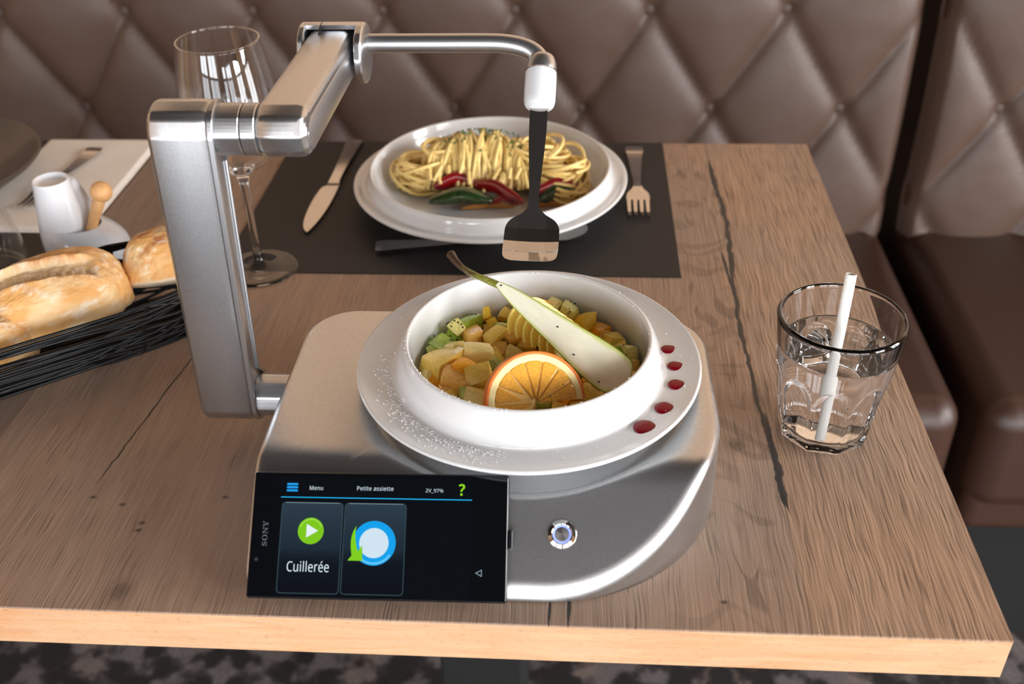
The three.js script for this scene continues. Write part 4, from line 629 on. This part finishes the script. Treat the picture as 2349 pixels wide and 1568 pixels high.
// ------------------------------------------------------------------ condiment pot with shaker and wooden spoon
{
  const c = V(-0.4850, TY + 0.0002, -0.8330);
  const base = thing('condiment_pot', 'white ceramic mustard pot with open side behind the bread basket', 'pot', [c.x, c.y, c.z]);
  const rings = [[0, .000, .012], [.028, .000, .013], [.034, .0015, .014], [.0385, .008, .0155], [.0400, .016, .0160], [.0390, .025, .0145], [.0355, .033, .0110], [.0310, .0395, .0070], [.0290, .0415, .0055], [.0278, .0415, .0055], [.0270, .036, .006], [.0265, .028, .007]];
  const rc = new THREE.CatmullRomCurve3(rings.map(q => V(...q)), false, 'centripetal');
  const geo = grid(72, 60, (u, v) => { const q = rc.getPoint(v), a = u * 2 * Math.PI; return [q.z + q.x * Math.cos(a), q.y - 0.0025 * Math.cos(a) * sstep(.03, .042, q.y), -q.x * 0.80 * Math.sin(a)]; }, true);
  part('pot_body', geo, phys(0xccd0d6, 0.18, { clearcoat: 0.6, side: THREE.DoubleSide }), base);
  const hood = lathe(smoothProfile([[0.0270, .034], [0.0250, .042], [0.0215, .056], [0.0180, .068], [0.0150, .077], [0.0120, .0800], [0, .0810]], 40), 48); hood.translate(0.0010, 0, -0.0100); part('pot_hood', hood, phys(0xccd0d6, 0.18, { clearcoat: 0.6 }), base);
  const dk = new THREE.CircleGeometry(0.0272, 32); dk.rotateX(-Math.PI / 2); dk.scale(1, 1, 0.80); dk.translate(0.006, .029, 0); part('dark_opening', dk, std(0x241910, 0.6), base);  // near-black disc: the shade inside the pot opening, put into its colour
  const sh = lathe(smoothProfile([[0.0205, 0], [0.0213, .002], [0.0213, .009], [0.0198, .022], [0.0178, .036], [0.0168, .0445], [0.0164, .0472], [0.0156, .0480], [0.0146, .0470], [0.0120, .0440], [0, .0430]], 80), 64); const s = single('salt_shaker', sh, phys(0xdcdde0, 0.14, { clearcoat: 0.7 }), 'white ceramic conical shaker stacked on the mustard pot', 'shaker'); s.position.set(c.x - 0.0006, TY + 0.0385, c.z + 0.002);
  const A = V(c.x + 0.0255, TY + 0.034, c.z + 0.007), Bt = pxY(232, 440, 0.070); const sp = thing('wooden_spoon', 'small wooden spoon with ball end in the mustard pot', 'spoon', [0, 0, 0]); const wd = std(0xffffff, 0.5, 0, { map: blotch(216, 164, 108, .12, .03) });
  const d = Bt.clone().sub(A).normalize(); part('handle', tube([A.clone().addScaledVector(d, -0.012), A, A.clone().lerp(Bt, .5), Bt], [.0042, .0046, .005, .0056, .006], 20, 14), wd, sp); const ball = new THREE.SphereGeometry(0.0100, 24, 16); ball.translate(Bt.x, Bt.y, Bt.z); part('knob', ball, wd, sp);
}
// ------------------------------------------------------------------ bread basket
const BD = V(0.814, 0, -0.58).normalize(), BN = V(0.58, 0, 0.814).normalize(), BC = V(-0.455, TY, -0.664);
const inB = (l, y, n) => BC.clone().addScaledVector(BD, l).addScaledVector(BN, n).setY(TY + y);
{
  const g = thing('wire_basket', 'black woven wire basket holding bread rolls', 'basket');
  const at = (a, h, j = 0) => { const k = h / 0.055, rx = lerp(0.150, 0.172, k) + j, rn = lerp(0.042, 0.060, k) + j * .6, ca = Math.cos(a), sa = Math.sin(a), e = 0.62; return inB(rx * Math.sign(ca) * Math.abs(ca) ** e, h, rn * Math.sign(sa) * Math.abs(sa) ** e); };
  for (let w = 0; w < 24; w++) { const pts = [], h0 = w < 3 ? 0.050 + 0.002 * w : lerp(0.003, 0.047, (w - 3) / 20), ph = rr(0, 6.28), ph2 = rr(0, 6.28), am = w < 3 ? 0.002 : 0.006, fr = 2 + Math.floor(rr(0, 3)); for (let k = 0; k <= 72; k++) { const a = k / 72 * 2 * Math.PI; pts.push(at(a, clamp(h0 + am * Math.sin(fr * a + ph) + am * 0.5 * Math.sin((fr + 3) * a + ph2), 0.0016, 0.055), 0.0018 * Math.sin(7 * a + ph))); } pts[72] = pts[0].clone(); part('wire', tube(pts, 0.00145, 150, 6), M.blackMetal, g); }
  for (let k = 0; k < 8; k++) { const a = (k + 0.5) / 8 * 2 * Math.PI; part('rib', tube([at(a, 0.0015).lerp(BC.clone().setY(TY + 0.0015), .3), at(a, 0.002), at(a, 0.028), at(a, 0.053)], 0.0016, 20, 6), M.blackMetal, g); }
  part('basket_floor', (() => { const gs = []; for (let k = -6; k <= 6; k++) gs.push(tube([inB(-0.145, 0.0022, k * 0.0062), inB(0, 0.0022, k * 0.0064), inB(0.145, 0.0022, k * 0.0062)], 0.0014, 16, 5)); return merge(gs); })(), M.blackMetal, g);
}
const crust = std(0xffffff, 0.72, 0, { vertexColors: true, bumpMap: leatherBump, bumpScale: 0.0010 });
function roll(label, c, dims, rotY, tiltZ, dark, sd, slash, rx = 0) {
  const nu = 220, nv = 140, e = 0.70, sg = x => Math.sign(x) * Math.abs(x) ** e, colors = [], mixc = (a, b, t) => a.map((q, i) => lerp(q, b[i], t)), lin = q => q.map(v => Math.pow(v / 255, 2.2));
  const GOLD = lin([216, 158, 92]), CREAM = lin([222, 186, 136]), BROWN = lin([166, 92, 44]), FLOUR = lin([234, 220, 198]), CRUMB = lin([214, 184, 140]), UNDER = lin([226, 206, 182]);
  const f3 = (x, y, z, k, o = 4) => { let s = 0, a = 0.5; for (let i = 0; i < o; i++) { s += a * P.noise(x * k + sd, y * k + sd * 2, z * k + sd * 3); k *= 2.1; a *= 0.55; } return s; };
  const geo = grid(nu, nv, (u, v) => {
    const a = u * 2 * Math.PI, b = (v - 0.5) * Math.PI; let x = sg(Math.cos(b)) * sg(Math.cos(a)), y = sg(Math.sin(b)), z = -sg(Math.cos(b)) * sg(Math.sin(a));
    if (u === 1) { x = sg(Math.cos(b)); z = 0; }
    const under = 1 - sstep(-.42, -.30, y + 0.05 * f3(x, y, z, 2)); if (y < -.35) y = -.35 - (-.35 - y) * .35;
    const across = z - .22 * x - .10 + 0.06 * f3(x, y, z, 2.5), inside = sstep(.15, .5, y) * (1 - sstep(.60, .82, Math.abs(x + .05)));
    const sl = slash * (1 - sstep(.24, .36, Math.abs(across))) * inside, lip = slash * (Math.exp(-(((across + .38) / .09) ** 2)) + .7 * Math.exp(-(((across - .38) / .09) ** 2))) * inside;
    const k = 1 + 0.07 * f3(x, y, z, 1.3) + 0.022 * f3(x, y, z, 6) + 0.02 * sl * N2(x * 14, across * 5, sd);
    let col = mixc(CREAM, GOLD, sstep(-.25, .25, f3(x, y, z, 1.6))); col = mixc(col, BROWN, clamp(dark * sstep(.02, .34, f3(x, y, z + 4, 2.2)) * sstep(-.1, .6, y) + .55 * lip * sstep(-.1, .2, f3(x, y, z, 7))));
    col = mixc(col, FLOUR, .6 * sstep(.05, .35, f3(x + 3, y * 1.0, z, 3.4)) * (1 - under)); col = mixc(col, CRUMB, .75 * sl); col = mixc(col, FLOUR, .35 * sl * sstep(.0, .3, N2(x * 26, across * 6, sd + 3))); col = mixc(col, UNDER, .8 * under);
    const g = 1 + .10 * f3(x, y, z, 16, 2); colors.push(col[0] * g, col[1] * g, col[2] * g);
    y = y * k - sl * .16 + lip * .10; return [x * k * dims[0] * (1 - .10 * y), y * dims[1], z * k * dims[2] * (1 - .10 * y)];
  }, true);
  geo.setAttribute('color', new THREE.Float32BufferAttribute(colors, 3)); const uv = geo.attributes.uv; for (let i = 0; i < uv.count; i++) uv.setXY(i, uv.getX(i) * 4, uv.getY(i) * 2);
  const m = single('bread_roll', geo, crust, label, 'bread roll'); m.position.copy(c); m.rotation.set(rx, rotY, tiltZ, 'YXZ'); return m;
}
roll('pale crusty bread roll with a deep floury slash in the wire basket', V(-0.4285, TY + 0.0500, -0.690), [0.057, 0.031, 0.037], 0.50, 0.08, .25, 1.3, 1, 0.18);
roll('dark golden bread roll in the wire basket behind the robot arm', V(-0.3455, TY + 0.052, -0.7445), [0.043, 0.031, 0.032], 0.15, 0.10, .9, 4.7, 0, -0.42);
roll('pale bread roll lying low at the near end of the wire basket', V(-0.4805, TY + 0.032, -0.6313), [0.052, 0.032, 0.033], 0.75, 0, .4, 7.9, 0.6);
// ------------------------------------------------------------------ carafe at the left
{
  const c = pxY(-48, 640, 0); const g = lathe(smoothProfile([[0, .0006], [0.040, .0006], [0.046, .003], [0.0480, .012], [0.0455, .040], [0.036, .080], [0.026, .115], [0.022, .15], [0.026, .185]], 80), 64); g.translate(c.x, TY + 0.0002, c.z);
  single('glass_carafe', g, M.glassThin, 'clear glass carafe beside the condiment pot', 'carafe');
}
renderer.render(scene, camera);
